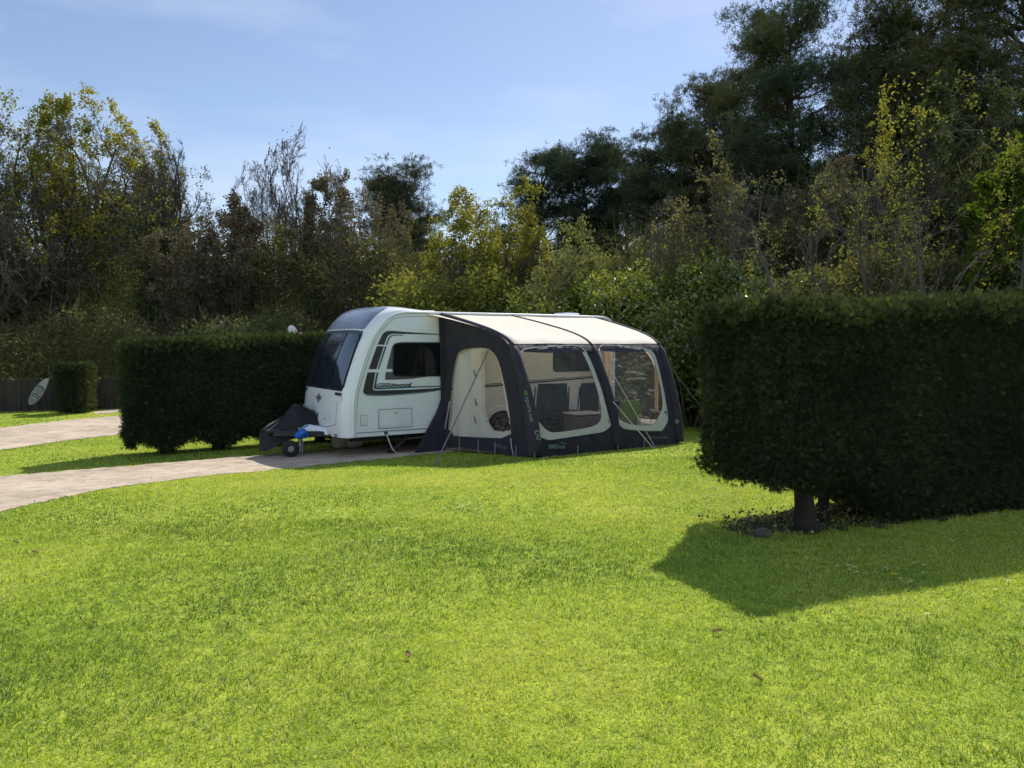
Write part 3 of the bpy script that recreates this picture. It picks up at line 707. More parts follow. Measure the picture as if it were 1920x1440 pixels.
hedge('small block of clipped hedge in front of the wooden fence', sc_, .92, 1.0, -.10, 1.42, 14000, 43, [(.5, .5, 0, .07)], e1, e2, size=.09, raggy=.05, rise=lambda u: 0*u)

# ------------------------------------------------------------------ caravan
W_, L_ = 2.38, 5.93
t_car = thing('caravan', 'white touring caravan with dark windows and dark swooping side graphics', 'caravan', tuple(cw(2.95, W_/2, 0)))
prof = np.array([(-.02, .37), (-.04, .6), (-.04, .82), (-.01, 1.12), (.05, 1.36), (.13, 1.6), (.20, 1.8), (.28, 2.0), (.365, 2.16), (.45, 2.28), (.54, 2.385), (.64, 2.48), (.75, 2.55), (.88, 2.585), (1.05, 2.60),
                 (2.5, 2.605), (4.2, 2.605), (5.55, 2.595), (5.74, 2.57), (5.86, 2.50), (5.92, 2.38), (5.945, 2.1), (5.95, 1.3), (5.94, .7), (5.92, .37)])
def dense(P, n):
    d = np.concatenate([[0], np.cumsum(np.linalg.norm(np.diff(P, axis=0), axis=1))])
    # Catmull-Rom resample
    t = np.linspace(0, d[-1], n); out = []
    for x in t:
        i = min(max(np.searchsorted(d, x)-1, 0), len(P)-2); f = (x-d[i])/(d[i+1]-d[i])
        p0, p1, p2, p3 = P[max(i-1, 0)], P[i], P[i+1], P[min(i+2, len(P)-1)]
        m1 = (p2-p0)*.5; m2 = (p3-p1)*.5; m1 = m1/np.linalg.norm(m1+1e-9)*np.linalg.norm(p2-p1); m2 = m2/np.linalg.norm(m2+1e-9)*np.linalg.norm(p2-p1)
        out.append((2*f**3-3*f**2+1)*p1+(f**3-2*f**2+f)*m1+(-2*f**3+3*f**2)*p2+(f**3-f**2)*m2)
    return np.array(out), t
PD, PT = dense(prof, 220)
tan = np.gradient(PD, axis=0); tan = unit(tan); nrm2 = np.stack([-tan[:, 1], tan[:, 0]], 1)   # outward
front_amt = np.interp(PT, [0, .3, 2.3, 3.2, 3.6, 9e9], [.22, .22, .18, .05, .035, .035])
front_amt = np.where(PD[:, 0] > 5.6, np.interp(PD[:, 0], [5.6, 5.9], [.035, .12]), front_amt)
def shell(ti, w, off=0.):
    """ti: arclength, w in -1 (near side)..1"""
    p = np.array([np.interp(ti, PT, PD[:, 0]), np.interp(ti, PT, PD[:, 1])]); n = np.array([np.interp(ti, PT, nrm2[:, 0]), np.interp(ti, PT, nrm2[:, 1])])
    b = np.interp(ti, PT, front_amt)*(max(0, 1-abs(w)**3.4))**(1/2.4)
    q = p+n*(b+off); return cw(q[0], W_/2*(1+w), q[1])
fi = PD[:, 0] < .9
def s_of_z(z): k = PT < 2.45; return float(np.interp(z, PD[k, 1], PT[k]))
ws = np.concatenate([-np.cos(np.linspace(0, PI/2, 13))[:-1], np.array([0]), np.cos(np.linspace(PI/2, 0, 13))[1:]])
ws = np.sign(ws)*np.abs(ws)**.8
b = MB(); G = np.array([[shell(s, w) for w in ws] for s in PT]); b.grid(G)
for vv, fl in ((0., 1), (W_, 0)):
    loop = [cw(p[0], vv, p[1]) for p in PD[::2]]; loop.append(cw(PD[-1][0], vv, PD[-1][1]))
    b.poly([loop])
b.grid([[cw(-.02, v, .375) for v in (0, W_)], [cw(5.92, v, .375) for v in (0, W_)]])
b.build('body', M['white'], t_car, smooth=False)
bd = bpy.data.objects['body']
sm = np.zeros(len(bd.data.polygons), bool); sm[:219*(len(ws)-1)] = True; bd.data.polygons.foreach_set('use_smooth', sm)
# edge moulding along the near side, and its grey seam
b = MB(); ro = [cw(*(lambda q: (q[0], -.012, q[1]))(PD[i]+nrm2[i]*-.004)) for i in range(0, 220, 2)]; b.tube(ro, .022, 8); b.build('edge_moulding', M['trim'], t_car, True)
b = MB(); ro = [cw(*(lambda q: (q[0], -.002, q[1]))(PD[i]+nrm2[i]*-.075)) for i in range(6, 214, 2)]; b.tube(ro, .004, 5); b.build('edge_seam', M['seam'], t_car, True)
def shell_patch(name, s0, s1, w0, w1, off, m, r=.0, ns=14, nw=18, rim=True, parent=t_car):
    G = []
    for i in range(ns):
        f = i/(ns-1); s = s0+(s1-s0)*f; row = []
        # pinch the corners for rounding
        e = min(f, 1-f)*abs(s1-s0); ins = 0 if e > r or r == 0 else (r-math.sqrt(max(0, r*r-(r-e)**2)))/(W_/2)
        for j in range(nw): row.append(shell(s, (w0+ins)+(w1-w0-2*ins)*j/(nw-1), off))
        G.append(row)
    b = MB(); b.grid(G)
    if rim:   # turn the edge back to the body
        for k in (0, -1):
            b.grid([G[k], [np.array(p) for p in [shell(s0 if k == 0 else s1, w0+(w1-w0)*j/(nw-1), -.002) for j in range(nw)]]])
    o = b.build(name, m, parent, True); return o
sA, sB, sC, sD = s_of_z(1.17), s_of_z(2.12), s_of_z(2.20), s_of_z(2.53)
shell_patch('front_surround', sA-.02, s_of_z(2.175), -.86, .86, .004, M['decal_dark'], .05)
for (w0, w1) in ((-.835, -.40), (-.365, .365), (.40, .835)):
    shell_patch('front_window', sA, sB, w0, w1, .018, M['frontglass'], .05)
shell_patch('sunroof', sC, sD+.07, -.82, .82, .012, M['sunroof'], .06)
# lower front: gas locker lid with its seam, handle, badge and screws
zl = .53
def zarc(w): return .60-.09*(1-abs(w/.72)**2.2)
seam = [shell(s_of_z(zarc(w)), w, .004) for w in np.linspace(-.72, .72, 25)]
b = MB(); b.tube(seam, .006, 5)
for sg in (-1, 1): b.tube([shell(s_of_z(z), sg*(.72+.06*(z-.6)), .003) for z in np.linspace(.6, 1.1, 9)], .003, 5)
lid = b.build('locker_seam', M['seam'], t_car, True)
b = MB(); b.grid([[shell(s_of_z(z), w, .014) for w in np.linspace(-.16, .16, 7)] for z in (.495, .525)]); b.build('locker_handle', M['blackmetal'], t_car)
for w in (-.3, .3):
    b = MB(); p = shell(s_of_z(.66), w, .0); b.lathe(p, -AX, [(0, .014), (.012, .012)], 10); b.build('locker_catch', M['blackmetal'], t_car)
b = MB(); p = shell(s_of_z(.70), 0, 0); b.bevbox(p-AX*.012, .02, .03, .09, .006); b.build('locker_lock', M['blackmetal'], t_car)
for (w0, w1) in ((-.84, -.66), (.66, .84)):
    hz = 1.08
    shell_patch('grab_handle', s_of_z(hz), s_of_z(hz+.045), w0, w1, .02, M['blackmetal'], .01, 4, 8)
shell_patch('corner_panel', s_of_z(.97), s_of_z(1.07), -.85, -.66, .012, M['cream_plastic'], .01, 4, 8)
# badge on the locker lid: winged ring over the maker's word
b = MB()
ring = [shell(s_of_z(.99+.075*math.sin(a)), .0+.045*math.cos(a), .012) for a in np.linspace(0, 2*PI, 20)]
b.tube(ring, .004, 5)
for sg in (-1, 1): b.tube([shell(s_of_z(1.02), sg*.04, .012), shell(s_of_z(1.0), sg*.10, .012), shell(s_of_z(1.02), sg*.15, .012)], .004, 5)
b.tube([shell(s_of_z(.90), 0, .012), shell(s_of_z(1.075), 0, .012)], .004, 5)
b.build('badge', M['ink'], t_car)
lettering('LUNAR', M['ink'], t_car, lambda x, y: shell(s_of_z(.965+y), .11-x/(W_/2), .016), .27, .2, .02)
# bottom skirt line on the side, marker lights
b = MB(); b.bevbox(cw(2.95, -.006, .468), 5.86, .014, .028, .005); b.build('skirt_rail', M['trim'], t_car)
b = MB(); b.box(cw(2.95, -.003, .445), 5.84, .006, .012); b.build('skirt_seam', M['seam'], t_car)
for (px, m) in ((c1(523, 755), 'blackmetal'), (c1(552, 755), 'steel')):
    q = isect(*px, A-AX*.06+AY*.35, AX); b = MB(); w = (q-A)@AY/(W_/2)-1; z = q[2]
    b.grid([[shell(s_of_z(zz), ww, .012) for ww in np.linspace(w-.04, w+.04, 5)] for zz in np.linspace(z-.03, z+.03, 4)]); b.build('marker_light', M[m], t_car)
def side_slab(name, px, m, th=.004, off=.001, it=0, q=.25, conv=c1, parent=t_car):
    loop = [on_side(*conv(*p), off) for p in px]
    if it: loop = chaikin(loop, it, q)
    b = MB(); b.slab(loop, -AY, th); return b.build(name, M[m], parent)
# graphics (traced on the side wall)
side_slab('side_graphic', [(258, 312), (300, 220), (330, 170), (360, 148), (400, 137), (480, 140), (700, 158), (1045, 178), (1045, 188), (760, 180), (440, 176), (400, 190), (375, 225), (342, 316)], 'decal_dark', conv=c6)
side_slab('side_graphic', [(248, 334), (338, 334), (242, 628), (143, 626)], 'decal_dark', conv=c6)
side_slab('side_graphic', [(128, 668), (230, 666), (196, 870), (205, 890), (230, 898), (700, 886), (1066, 866), (1066, 893), (700, 930), (330, 955), (120, 952), (90, 945), (72, 915), (80, 870)], 'decal_dark', conv=c6)
side_slab('side_pinstripe', [(362, 314), (395, 225), (425, 195), (460, 190), (585, 188), (585, 197), (470, 200), (435, 210), (412, 232), (380, 316)], 'decal_blue', conv=c6)
side_slab('side_pinstripe', [(352, 335), (374, 335), (276, 628), (258, 628)], 'decal_blue', conv=c6)
side_slab('side_pinstripe', [(245, 666), (268, 666), (236, 850), (250, 865), (690, 846), (1066, 838), (1066, 850), (690, 864), (300, 882), (225, 885), (207, 862), (212, 840)], 'decal_blue', conv=c6)
side_slab('side_graphic', [(120, 958), (330, 958), (700, 934), (1000, 902), (1000, 908), (700, 944), (340, 968), (130, 968), (100, 955)], 'decal_blue', conv=c6)
side_slab('window_graphic', [(440, 350), (470, 300), (470, 624), (368, 624)], 'decal_grey', conv=c6)
side_slab('window_graphic', [(362, 662), (470, 662), (510, 716), (960, 712), (680, 752), (372, 764), (350, 755)], 'decal_grey', conv=c6)
def word(txt, x, y, w, cap, m='ink', shear=.25, bold=.02):
    a = side_uz(*c6(x, y)); bb = side_uz(*c6(x+w, y))
    lettering(txt, M[m], t_car, lambda X, Y: cw(a[0]+X, -.007, a[1]+Y), bb[0]-a[0], shear, bold, h=cap, thick=cap*.075)
word('Goodwood', 245, 858, 445, .066, 'ink', .25, .0)
word('Sussex', 308, 818, 122, .024, 'decal_dark', .2, .0)
# windows on the near side
def side_window(px, conv, it=3, parent=t_car):
    lp = chaikin([on_side(*conv(*p), .001) for p in px], it, .22) if conv else [cw(p[0], -.001, p[1]) for p in px]; cen = sum(lp)/len(lp)
    b = MB(); b.slab(lp, -AY, .016); fr = b.build('window', M['rubber'], parent)
    lp2 = [cen+(p-cen)*np.array([.955, .955, .93])-AY*.018 for p in lp]; b = MB(); b.slab(lp2, -AY, .008); b.build('pane', M['glass'], fr)
side_window([(455, 283), (800, 283), (1120, 283), (1160, 290), (1160, 712), (1120, 718), (800, 720), (490, 722), (458, 700), (446, 660), (452, 400)], c6)
wa, wb = side_uz(*c2(602, 206)), side_uz(*c2(800, 318)); side_window(rrect(wa[0], wb[0], wb[1], wa[1], .07), None)
# lockers, hatch, socket
lp = rrect(*[side_uz(*c1(745, 0))[0], side_uz(*c1(927, 0))[0]], side_uz(*c1(745, 726))[1], side_uz(*c1(745, 616))[1], .03)
def uzslab(name, lp, m, th, off=.0, parent=t_car):
    b = MB(); b.slab([cw(p[0], -off, p[1]) for p in lp], -AY, th); return b.build(name, M[m], parent)
u0, z0 = side_uz(*c1(746, 724)); u1, z1 = side_uz(*c1(927, 612))
uzslab('locker_gap', rrect(u0-.014, u1+.014, z0-.014, z1+.014, .035), 'seam', .003)
fr = uzslab('locker_door', rrect(u0, u1, z0, z1, .03), 'cream_plastic', .012)
uzslab('door_panel', rrect(u0+.04, u1-.04, z0+.035, z1-.035, .02), 'white', .005, .013, fr)
uzslab('lock', rrect((u0+u1)/2-.05, (u0+u1)/2+.05, z1-.10, z1-.03, .01), 'cream_plastic', .006, .0185, fr)
b = MB(); b.lathe(cw((u0+u1)/2, -.0245, z1-.065), -AY, [(0, .012), (.004, .011)], 10); b.build('keyhole', M['blackmetal'], fr)
u0, z0 = side_uz(*c1(643, 708)); u1, z1 = side_uz(*c1(677, 650))
uzslab('hatch_gap', rrect(u0-.008, u1+.008, z0-.008, z1+.008, .014), 'seam', .003)
uzslab('vent_hatch', rrect(u0, u1, z0, z1, .012), 'cream_plastic', .012)
u0, z0 = side_uz(*c1(784, 750)); b = MB(); b.lathe(cw(u0, 0, z0), -AY, [(0, .035), (.02, .033), (.02, .02)], 14); b.build('power_socket', M['blackmetal'], t_car)
# stripe, wheel arch, wheel
ua, za = side_uz(*c2(265, 392)); 
uzslab('side_stripe', [np.array(p) for p in ((1.75, 1.135), (5.7, 1.30), (5.7, 1.325), (1.75, 1.175))], 'decal_dark', .004)
uzslab('side_stripe', [np.array(p) for p in ((1.75, 1.19), (5.7, 1.335), (5.7, 1.35), (1.75, 1.205))], 'decal_dark', .004)
wu, wz, wr = 3.05, .335, .325
arc = [np.array([wu+(wr+.15)*math.cos(a), wz+(wr+.13)*math.sin(a)]) for a in np.linspace(math.radians(5), math.radians(175), 24)]
arci = [np.array([wu+(wr+.06)*math.cos(a), wz+(wr+.05)*math.sin(a)]) for a in np.linspace(math.radians(175), math.radians(5), 24)]
b = MB(); G = [[cw(p[0], -.002, p[1]), cw(p[0], -.045, p[1]), ] for p in arc]; G2 = [[cw(p[0], -.045, p[1]), cw(q[0], -.05, q[1])] for p, q in zip(arc, arci[::-1])]
b.grid(G); b.grid(G2); b.build('wheel_arch', M['white'], t_car, True)
uzslab('arch_well', [np.array([wu+(wr+.07)*math.cos(a), wz+(wr+.06)*math.sin(a)]) for a in np.linspace(-.15, PI+.15, 26)], 'rubber', .004, .001)
b = MB(); b.lathe(cw(wu, -.01, wz), -AY, [(-.16, .20), (-.16, wr-.02), (-.14, wr), (.02, wr), (.045, wr-.03), (.05, .215), (.03, .205)], 36); wh = b.build('wheel', M['rubber'], t_car, True)
b = MB(); b.lathe(cw(wu, -.035, wz), -AY, [(0, .21), (.018, .208), (.018, .19), (.0, .185)], 32)
for k in range(5):
    for dlt in (-.13, .13):
        a = 2*PI*k/5+dlt; d = AX*math.cos(a)+UP*math.sin(a); e = np.cross(AY, d)
        b.box(cw(wu, -.045, wz)+d*.11, .19, .012, .026, d, AY, e)
b.lathe(cw(wu, -.035, wz), -AY, [(0, .045), (.02, .042), (.025, .02)], 16); b.build('rim', M['alloy'], wh)
for uu in (3.05,):
    b = MB(); b.lathe(cw(uu, W_-.02, wz), AY, [(-.16, .2), (-.14, wr), (.0, wr), (.02, .21)], 24); b.build('wheel', M['rubber'], t_car, True)
b = MB(); b.tube([cw(wu, .05, wz), cw(wu, W_-.05, wz)], .05, 8)
for vv in (.55, W_-.55): b.box(cw(2.9, vv, .30), 5.6, .06, .14)
b.build('chassis', M['blackmetal'], t_car)
# corner steadies, wound down
for (uu, vv) in ((.95, .28), (.95, W_-.28), (5.2, .28), (5.2, W_-.28)):
    g0 = cw(uu-.12, vv, 0); gzv = float(gz(g0[0], g0[1]))+.01; b = MB()
    b.tube([cw(uu+.22, vv, .33), cw(uu+.05, vv, .17), cw(uu-.12, vv, gzv+.03)], .035, 8); b.tube([cw(uu-.10, vv, .34), cw(uu-.02, vv, .17)], .02, 6)
    b.box(cw(uu-.12, vv, gzv+.012), .17, .17, .025); b.build('corner_steady', M['blackmetal'], t_car)
# roof vent and rear end pieces
b = MB(); q = isect(1062, 590, cw(0, 1.0, 0), AY)-A; b.bevbox(cw(q@AX, 1.0, 2.66), .42, .42, .09, .02); b.build('roof_vent', M['trim'], t_car)
b = MB(); b.bevbox(cw(2.0, 1.5, 2.665), .5, .5, .07, .02); b.build('roof_vent', M['trim'], t_car)
# front bumper fairing over the coupling, with its dark slot, A-frame, jockey wheel
cy = W_/2
b = MB(); rows = []
for (u, hw, z0, z1) in ((-.20, .48, .37, .50), (-.27, .40, .36, .50), (-.36, .27, .33, .51), (-.45, .19, .32, .53), (-.54, .14, .33, .51), (-.59, .09, .35, .47)):
    rows.append([cw(u, cy-hw, z0), cw(u, cy-hw*1.0, z0+(z1-z0)*.55), cw(u, cy-hw*.75, z1-.02), cw(u, cy-hw*.3, z1), cw(u, cy+hw*.3, z1), cw(u, cy+hw*.75, z1-.02), cw(u, cy+hw, z0+(z1-z0)*.55), cw(u, cy+hw, z0)])
b.grid(rows); b.add(rows[-1], [tuple(range(8))]); b.build('coupling_fairing', M['white'], t_car, True)
b = MB(); pts = [rows[2][0]*.45+rows[2][1]*.55, rows[3][0]*.5+rows[3][1]*.5, rows[4][0]*.55+rows[4][1]*.45]; d = -AY*.012
b.tube([p+d for p in pts], [.03, .035, .03], 8); b.build('fairing_slot', M['blackmetal'], t_car, True)
b = MB()
for vv in (-.5, .5): b.box((cw(.1, cy+vv, .36)+cw(-1.1, cy+vv*.08, .40))/2, 1.30, .06, .09, unit(cw(-1.1, cy+vv*.08, .40)-cw(.1, cy+vv, .36)), unit(np.cross(UP, unit(cw(-1.1, cy+vv*.08, .40)-cw(.1, cy+vv, .36)))), UP)
b.tube([cw(-1.0, cy, .42), cw(-1.12, cy, .44), cw(-1.20, cy, .42)], [.05, .045, .055], 8); b.build('a_frame', M['blackmetal'], t_car)
ju, jv = -.68, cy-.22; g0 = cw(ju, jv, 0); gj = float(gz(g0[0], g0[1]))+.01
b = MB(); b.tube([cw(ju, jv, .50), cw(ju, jv, .25), cw(ju, jv, gj+.06)], [.028, .028, .022], 10); b.tube([cw(ju+.03, jv-.03, .42), cw(ju+.03, jv-.03, gj+.02)], .012, 6)
b.tube([cw(ju, jv, gj+.20), cw(ju-.18, jv-.06, gj+.175)], .022, 8); jw = b.build('jockey_stand', M['steel'], t_car)
b = MB(); b.lathe(cw(ju-.20, jv-.05, gj+.15), AY, [(-.05, .05), (-.05, .13), (-.035, .15), (.035, .15), (.05, .13), (.05, .05)], 26); b.build('jockey_wheel', M['rubber'], jw, True)
b = MB(); b.lathe(cw(ju-.20, jv-.105, gj+.15), AY, [(-.005, .055), (.005, .055)], 16); b.build('hub', M['steel'], jw)
b = MB()
for (du, dz, r) in ((0, 0, .09), (-.07, -.03, .075), (.05, -.04, .06)):
    b.lathe(cw(-.66+du, cy-.30, .40+dz), AY, [(-r*.9, r*.4), (-r*.6, r*.85), (0, r), (r*.6, r*.85), (r*.9, r*.4)], 14)
b.tube([cw(-.66, cy-.3, .44), cw(-.63, cy-.33, .52), cw(-.56, cy-.33, .54)], .014, 6); b.build('hitch_lock', M['blue'], t_car, True)

# hitch cover: lumpy black cover over the handbrake and coupling
rng = np.random.default_rng(8)
rowsC = []
stn = [(-.16, .28, .32, .74), (-.30, .30, .31, .80), (-.43, .30, .30, .86), (-.55, .28, .29, .90), (-.64, .27, .28, .84), (-.76, .26, .26, .71), (-.90, .25, .22, .63), (-1.04, .23, .14, .56), (-1.15, .20, .07, .50), (-1.21, .11, .07, .42)]
oc = cw(-.62, cy+.42, 0)
for (u, hw, zb, zt) in stn:
    row = []
    for a in np.linspace(0, PI, 15):
        x = -math.cos(a); y = math.sin(a)**.7; wob = rng.normal(0, .012)
        row.append(cw(u-.07+wob, cy+.20+x*hw*(1-.45*y)+wob, zb+(zt-zb)*y+rng.normal(0, .008)))
    rowsC.append(row)
b = MB(); b.grid(rowsC); b.add(rowsC[-1], [tuple(range(15))]); b.add(rowsC[0], [tuple(range(15))])
t_cov = thing('hitch_cover', 'black weatherproof cover draped over the caravan hitch', 'cover', tuple(cw(-.8, cy+.3, float(gz(*cw(-.8, cy+.3, 0)[:2])))))
b.build('cloth', M['vinyl'], t_cov, True)
for k in range(2):
    b = MB(); p = [np.array(rowsC[i][4+k])*1.0+UP*.008-AY*.008 for i in (6, 7, 8)]; b.tube(p, [.008, .014, .008], 6); b.build('reflective_stripe', M['stripe'], t_cov, True)
b = MB(); p = np.array(rowsC[2][6])-AY*.02; b.tube([p+UP*.02, p+AX*.08-UP*.02, p+AX*.13-UP*.10], [.016, .018, .006], 6); b.build('reflective_patch', M['stripe'], t_cov, True)

# waste barrel beneath, cable
p = isect(652, 829, cw(0, 1.6, 0), AY); gzp = float(gz(p[0], p[1])); bc = np.array([p[0], p[1], gzp+.165])
t_b = thing('waste_barrel', 'beige waste water barrel lying under the caravan nose', 'barrel', (bc[0], bc[1], gzp))
b = MB(); b.lathe(bc, AX, [(-.30, .06), (-.29, .13), (-.25, .155), (-.1, .16), (-.09, .15), (.0, .15), (.01, .16), (.18, .16), (.25, .15), (.29, .12), (.30, .05)], 24); b.build('drum', M['barrel'], t_b, True)
b = MB(); b.lathe(bc+AX*.30, AX, [(0, .05), (.05, .05), (.055, .03)], 14); b.build('cap', M['trim'], t_b, True)
u0, z0 = side_uz(*c1(784, 752))
pts = [cw(u0, -.02, z0), on_side(*c1(800, 790), .08), on_side(*c1(820, 840), .2)]; e0 = gp(*c1(850, 872)); e1_ = gp(*c1(905, 876)); e2_ = gp(*c1(945, 862)); e3 = gp(*c2(30, 690))
pts[2][2] = max(pts[2][2], .12)
cab = resample(np.array(pts+[e0+UP*.02, e1_+UP*.02, e2_+UP*.02, e3+UP*.05, cw(2.0, -.3, .03)]), 40)
b = MB(); b.tube(list(cab), .011, 6); o = b.build('power_cable', M['rope'], None, True); tag(o, 'pale electric cable hanging from the caravan side to the grass', 'cable')

# ------------------------------------------------------------------ awning
AP = np.array([(0, 2.565), (.5, 2.47), (.95, 2.375), (1.4, 2.27), (1.72, 2.175), (1.95, 2.075), (2.09, 1.96), (2.18, 1.80), (2.28, 1.58), (2.37, 1.35), (2.46, 1.10), (2.54, .82), (2.60, .52), (2.65, .17)])
APD, APT = dense(AP, 80)
k_top = int(np.argmin(np.abs(APD[:, 1]-2.04)))           # where the roof turns down
def dfront(z): return float(np.interp(-z, -APD[k_top-6:, 1], APD[k_top-6:, 0]))
def uL(d): return 1.72+.128*d
def uM(d): return 3.30+.182*d
def uR(d): return 5.42-.05*d
t_aw = thing('awning', 'air awning with pale roof, navy frame and clear windows on the caravan side', 'awning', tuple(cw(3.7, -1.4, .1)))
def aw(u, d, z): return cw(u, -d, z)
def front_hit(x, y, off=0.):
    """place on the front wall seen along a sight line -> (u,z)"""
    s = sight(x, y); lo, hi = 9., 20.
    for _ in range(50):
        t = (lo+hi)/2; q = O+s*t-A; d = -(q@AY); z = q[2]
        if d > dfront(min(max(z, .0), 2.06)): lo = t
        else: hi = t
    q = O+s*t-A; return np.array([q@AX, q[2]])
def fpt(u, z, off=0.): return aw(u, dfront(z)+off, z)
def left_hit(x, y):
    a = cw(uL(0), 0, 0); n = unit(np.cross(cw(uL(2), -2, 0)-a, UP)); q = isect(x, y, a, n)-A; return np.array([-(q@AY), q[2]])
nL = unit(np.cross(cw(uL(2), -2, 0)-cw(uL(0), 0, 0), UP)); nL = nL*(-1 if nL@AX > 0 else 1)
def lpt(d, z, off=0.): return aw(uL(d), d, z)+nL*off
def resloop(L, n):
    L = [np.asarray(p, float) for p in L]; return resample(np.array(L+[L[0]]), n+1)[:-1]
def ring_front(outer, inner, n=110, K=7, off=0., wr=0., seed=0):
    """sheet between two (u,z) loops laid over the curved front wall"""
    c = np.mean(resloop(inner, 60), 0); ang = np.linspace(0, 2*PI, n, endpoint=False)
    def polar(L):
        P = resloop(L, 800)-c; r = np.hypot(P[:, 0], P[:, 1]); a = np.arctan2(P[:, 1], P[:, 0]) % (2*PI); o = np.argsort(a)
        rr = np.interp(ang, np.concatenate([a[o]-2*PI, a[o], a[o]+2*PI]), np.tile(r[o], 3)); return np.stack([c[0]+rr*np.cos(ang), c[1]+rr*np.sin(ang)], 1)
    a, b_ = polar(inner), polar(outer); G = []
    for k in range(K+1):
        f = k/K; row = [fpt(*(a[i]*(1-f)+b_[i]*f), off+wr*math.sin(PI*f)*(vnoise(np.array([ang[i]*14.]), np.array([f*2.]), seed)[0]-.5)) for i in range(n)]; row.append(row[0]); G.append(row)
    return G
def pane_front(loop, n=110, off=0., wr=0., seed=0):
    L = resloop(loop, n); c = L.mean(0); G = []
    for f in (.02, .2, .4, .6, .8, .93, 1):
        row = []
        for p in L:
            q = c+(p-c)*f; w = wr*(1-f**4)*(vnoise(np.array([q[0]*5+q[1]*2]), np.array([q[1]*7-q[0]*2]), seed)[0]-.5) if wr else 0
            row.append(fpt(q[0], q[1], off+w))
        row.append(row[0]); G.append(row)
    return G
def loop_px(px, conv, hit, it=2): return chaikin([hit(*conv(*p)) for p in px], it, .25)
win1 = loop_px([(440, 265), (447, 235), (475, 220), (600, 211), (705, 205), (735, 222), (760, 270), (790, 345), (815, 425), (829, 500), (829, 555), (800, 580), (755, 592), (605, 614), (572, 605), (530, 560), (513, 525), (475, 400)], c2, front_hit)
cr1 = loop_px([(432, 268), (438, 230), (470, 211), (600, 202), (712, 195), (746, 214), (774, 266), (806, 345), (834, 430), (856, 520), (880, 601), (700, 628), (536, 653), (515, 560), (475, 430)], c2, front_hit, 1)
win2 = loop_px([(66, 108), (76, 92), (110, 85), (300, 98), (440, 120), (472, 142), (500, 200), (530, 310), (556, 430), (570, 560), (562, 600), (540, 645), (500, 715), (480, 726), (330, 726), (230, 688), (205, 655), (185, 560), (150, 420), (100, 260), (75, 180)], c5, front_hit)
cr2 = loop_px([(50, 112), (60, 82), (105, 72), (300, 86), (460, 108), (496, 142), (526, 230), (572, 440), (616, 766), (400, 768), (203, 745), (180, 580), (138, 420), (90, 262), (62, 185)], c5, front_hit, 1)
def bay(ua, ub, win, cr, seed):
    outer = []
    zs = np.linspace(.13, 2.03, 20)
    outer += [np.array([ub(dfront(z)), z]) for z in zs]+[np.array([ua(dfront(z)), z]) for z in zs[::-1]]
    b = MB(); b.grid(ring_front(outer, win, 150, 10, 0, .06, seed)); b.build('front_panel', M['navy'], t_aw, True)
    b = MB(); b.grid(ring_front(cr, win, 150, 4, .012)); b.build('window_border', M['cream'], t_aw, True)
    b = MB(); b.grid(pane_front(win, 120, .006, .03, seed)); b.build('clear_window', M['pvc'], t_aw, True)
    L = resloop(cr, 90); b = MB(); top = [fpt(p[0], p[1], .018) for p in L]
    b.tube(top+[top[0]], .010, 6); b.build('window_piping', M['piping'], t_aw, True)
bay(uL, uM, win1, cr1, 5); bay(uM, uR, win2, cr2, 9)
# roof cloth, sagging between the beams
def uRoofL(d): return 1.42+.30*d
Gr = []
for k in range(k_top+2):
    d, z = APD[k]; cols = [uRoofL(d) if d < 1.6 else uRoofL(1.6), uL(d), uM(d), uR(d)]; row = []
    for j in range(3):
        for i in range(10):
            f = i/10; u = cols[j]*(1-f)+cols[j+1]*f
            sg = (.055*math.sin(PI*f)*math.sin(PI*min(1, k/k_top))+.018*(vnoise(np.array([u*2.2]), np.array([d*1.6]), 4)[0]-.5)*math.sin(PI*f)) if j else .02*f; row.append(aw(u, d, z-sg+.012))
    row.append(aw(cols[3], d, z+.012)); Gr.append(row)
b = MB(); b.grid(Gr); b.build('roof', M['roofcloth'], t_aw, True)
for ufn, r_ in ((uL, .036), (uM, .020), (uR, .022)):
    b = MB(); b.tube([aw(ufn(d), d, z+.012) for d, z in APD[:k_top+3]], r_, 8); b.build('roof_seam', M['purple'], t_aw, True)
# valance: gathered dark strip under the roof edge
for (ua, ub, sd) in ((uL, uM, 1), (uM, uR, 2)):
    G = []
    for i in range(70):
        f = i/69; row = []
        for j, z in enumerate(np.linspace(float(APD[k_top+1, 1])-.004, 1.90, 6)):
            d = dfront(z); u = ua(d)*(1-f)+ub(d)*f; w = .018*(vnoise(np.array([f*26.+j*.9]), np.array([j*.8]), sd)[0])+.012; row.append(aw(u, d+w, z-.03*math.sin(PI*f)*(j/5)))
        G.append(row)
    b = MB(); b.grid(G); b.build('valance', M['purple'], t_aw, True)
# air beams
for nm, ufn, wid in (('air_beam', uL, .13), ('air_beam', uM, .11), ('air_beam', uR, .12)):
    b = MB(); pts = [aw(ufn(d), d-.02, z-.01) for d, z in APD[::2]]; rr = [wid*.5*min(1, .28+.9*(i/len(pts))**.8) if i < len(pts)*.55 else wid*(.62+.25*min(1, (i-len(pts)*.55)/12)) for i in range(len(pts))]
    if ufn is not uL: rr = [r*(.7 if i < len(pts)*.5 else 1) for i, r in enumerate(rr)]
    b.tube(pts, rr, 12); b.build(nm, M['purple'] if ufn is uL else M['navy'], t_aw, True)
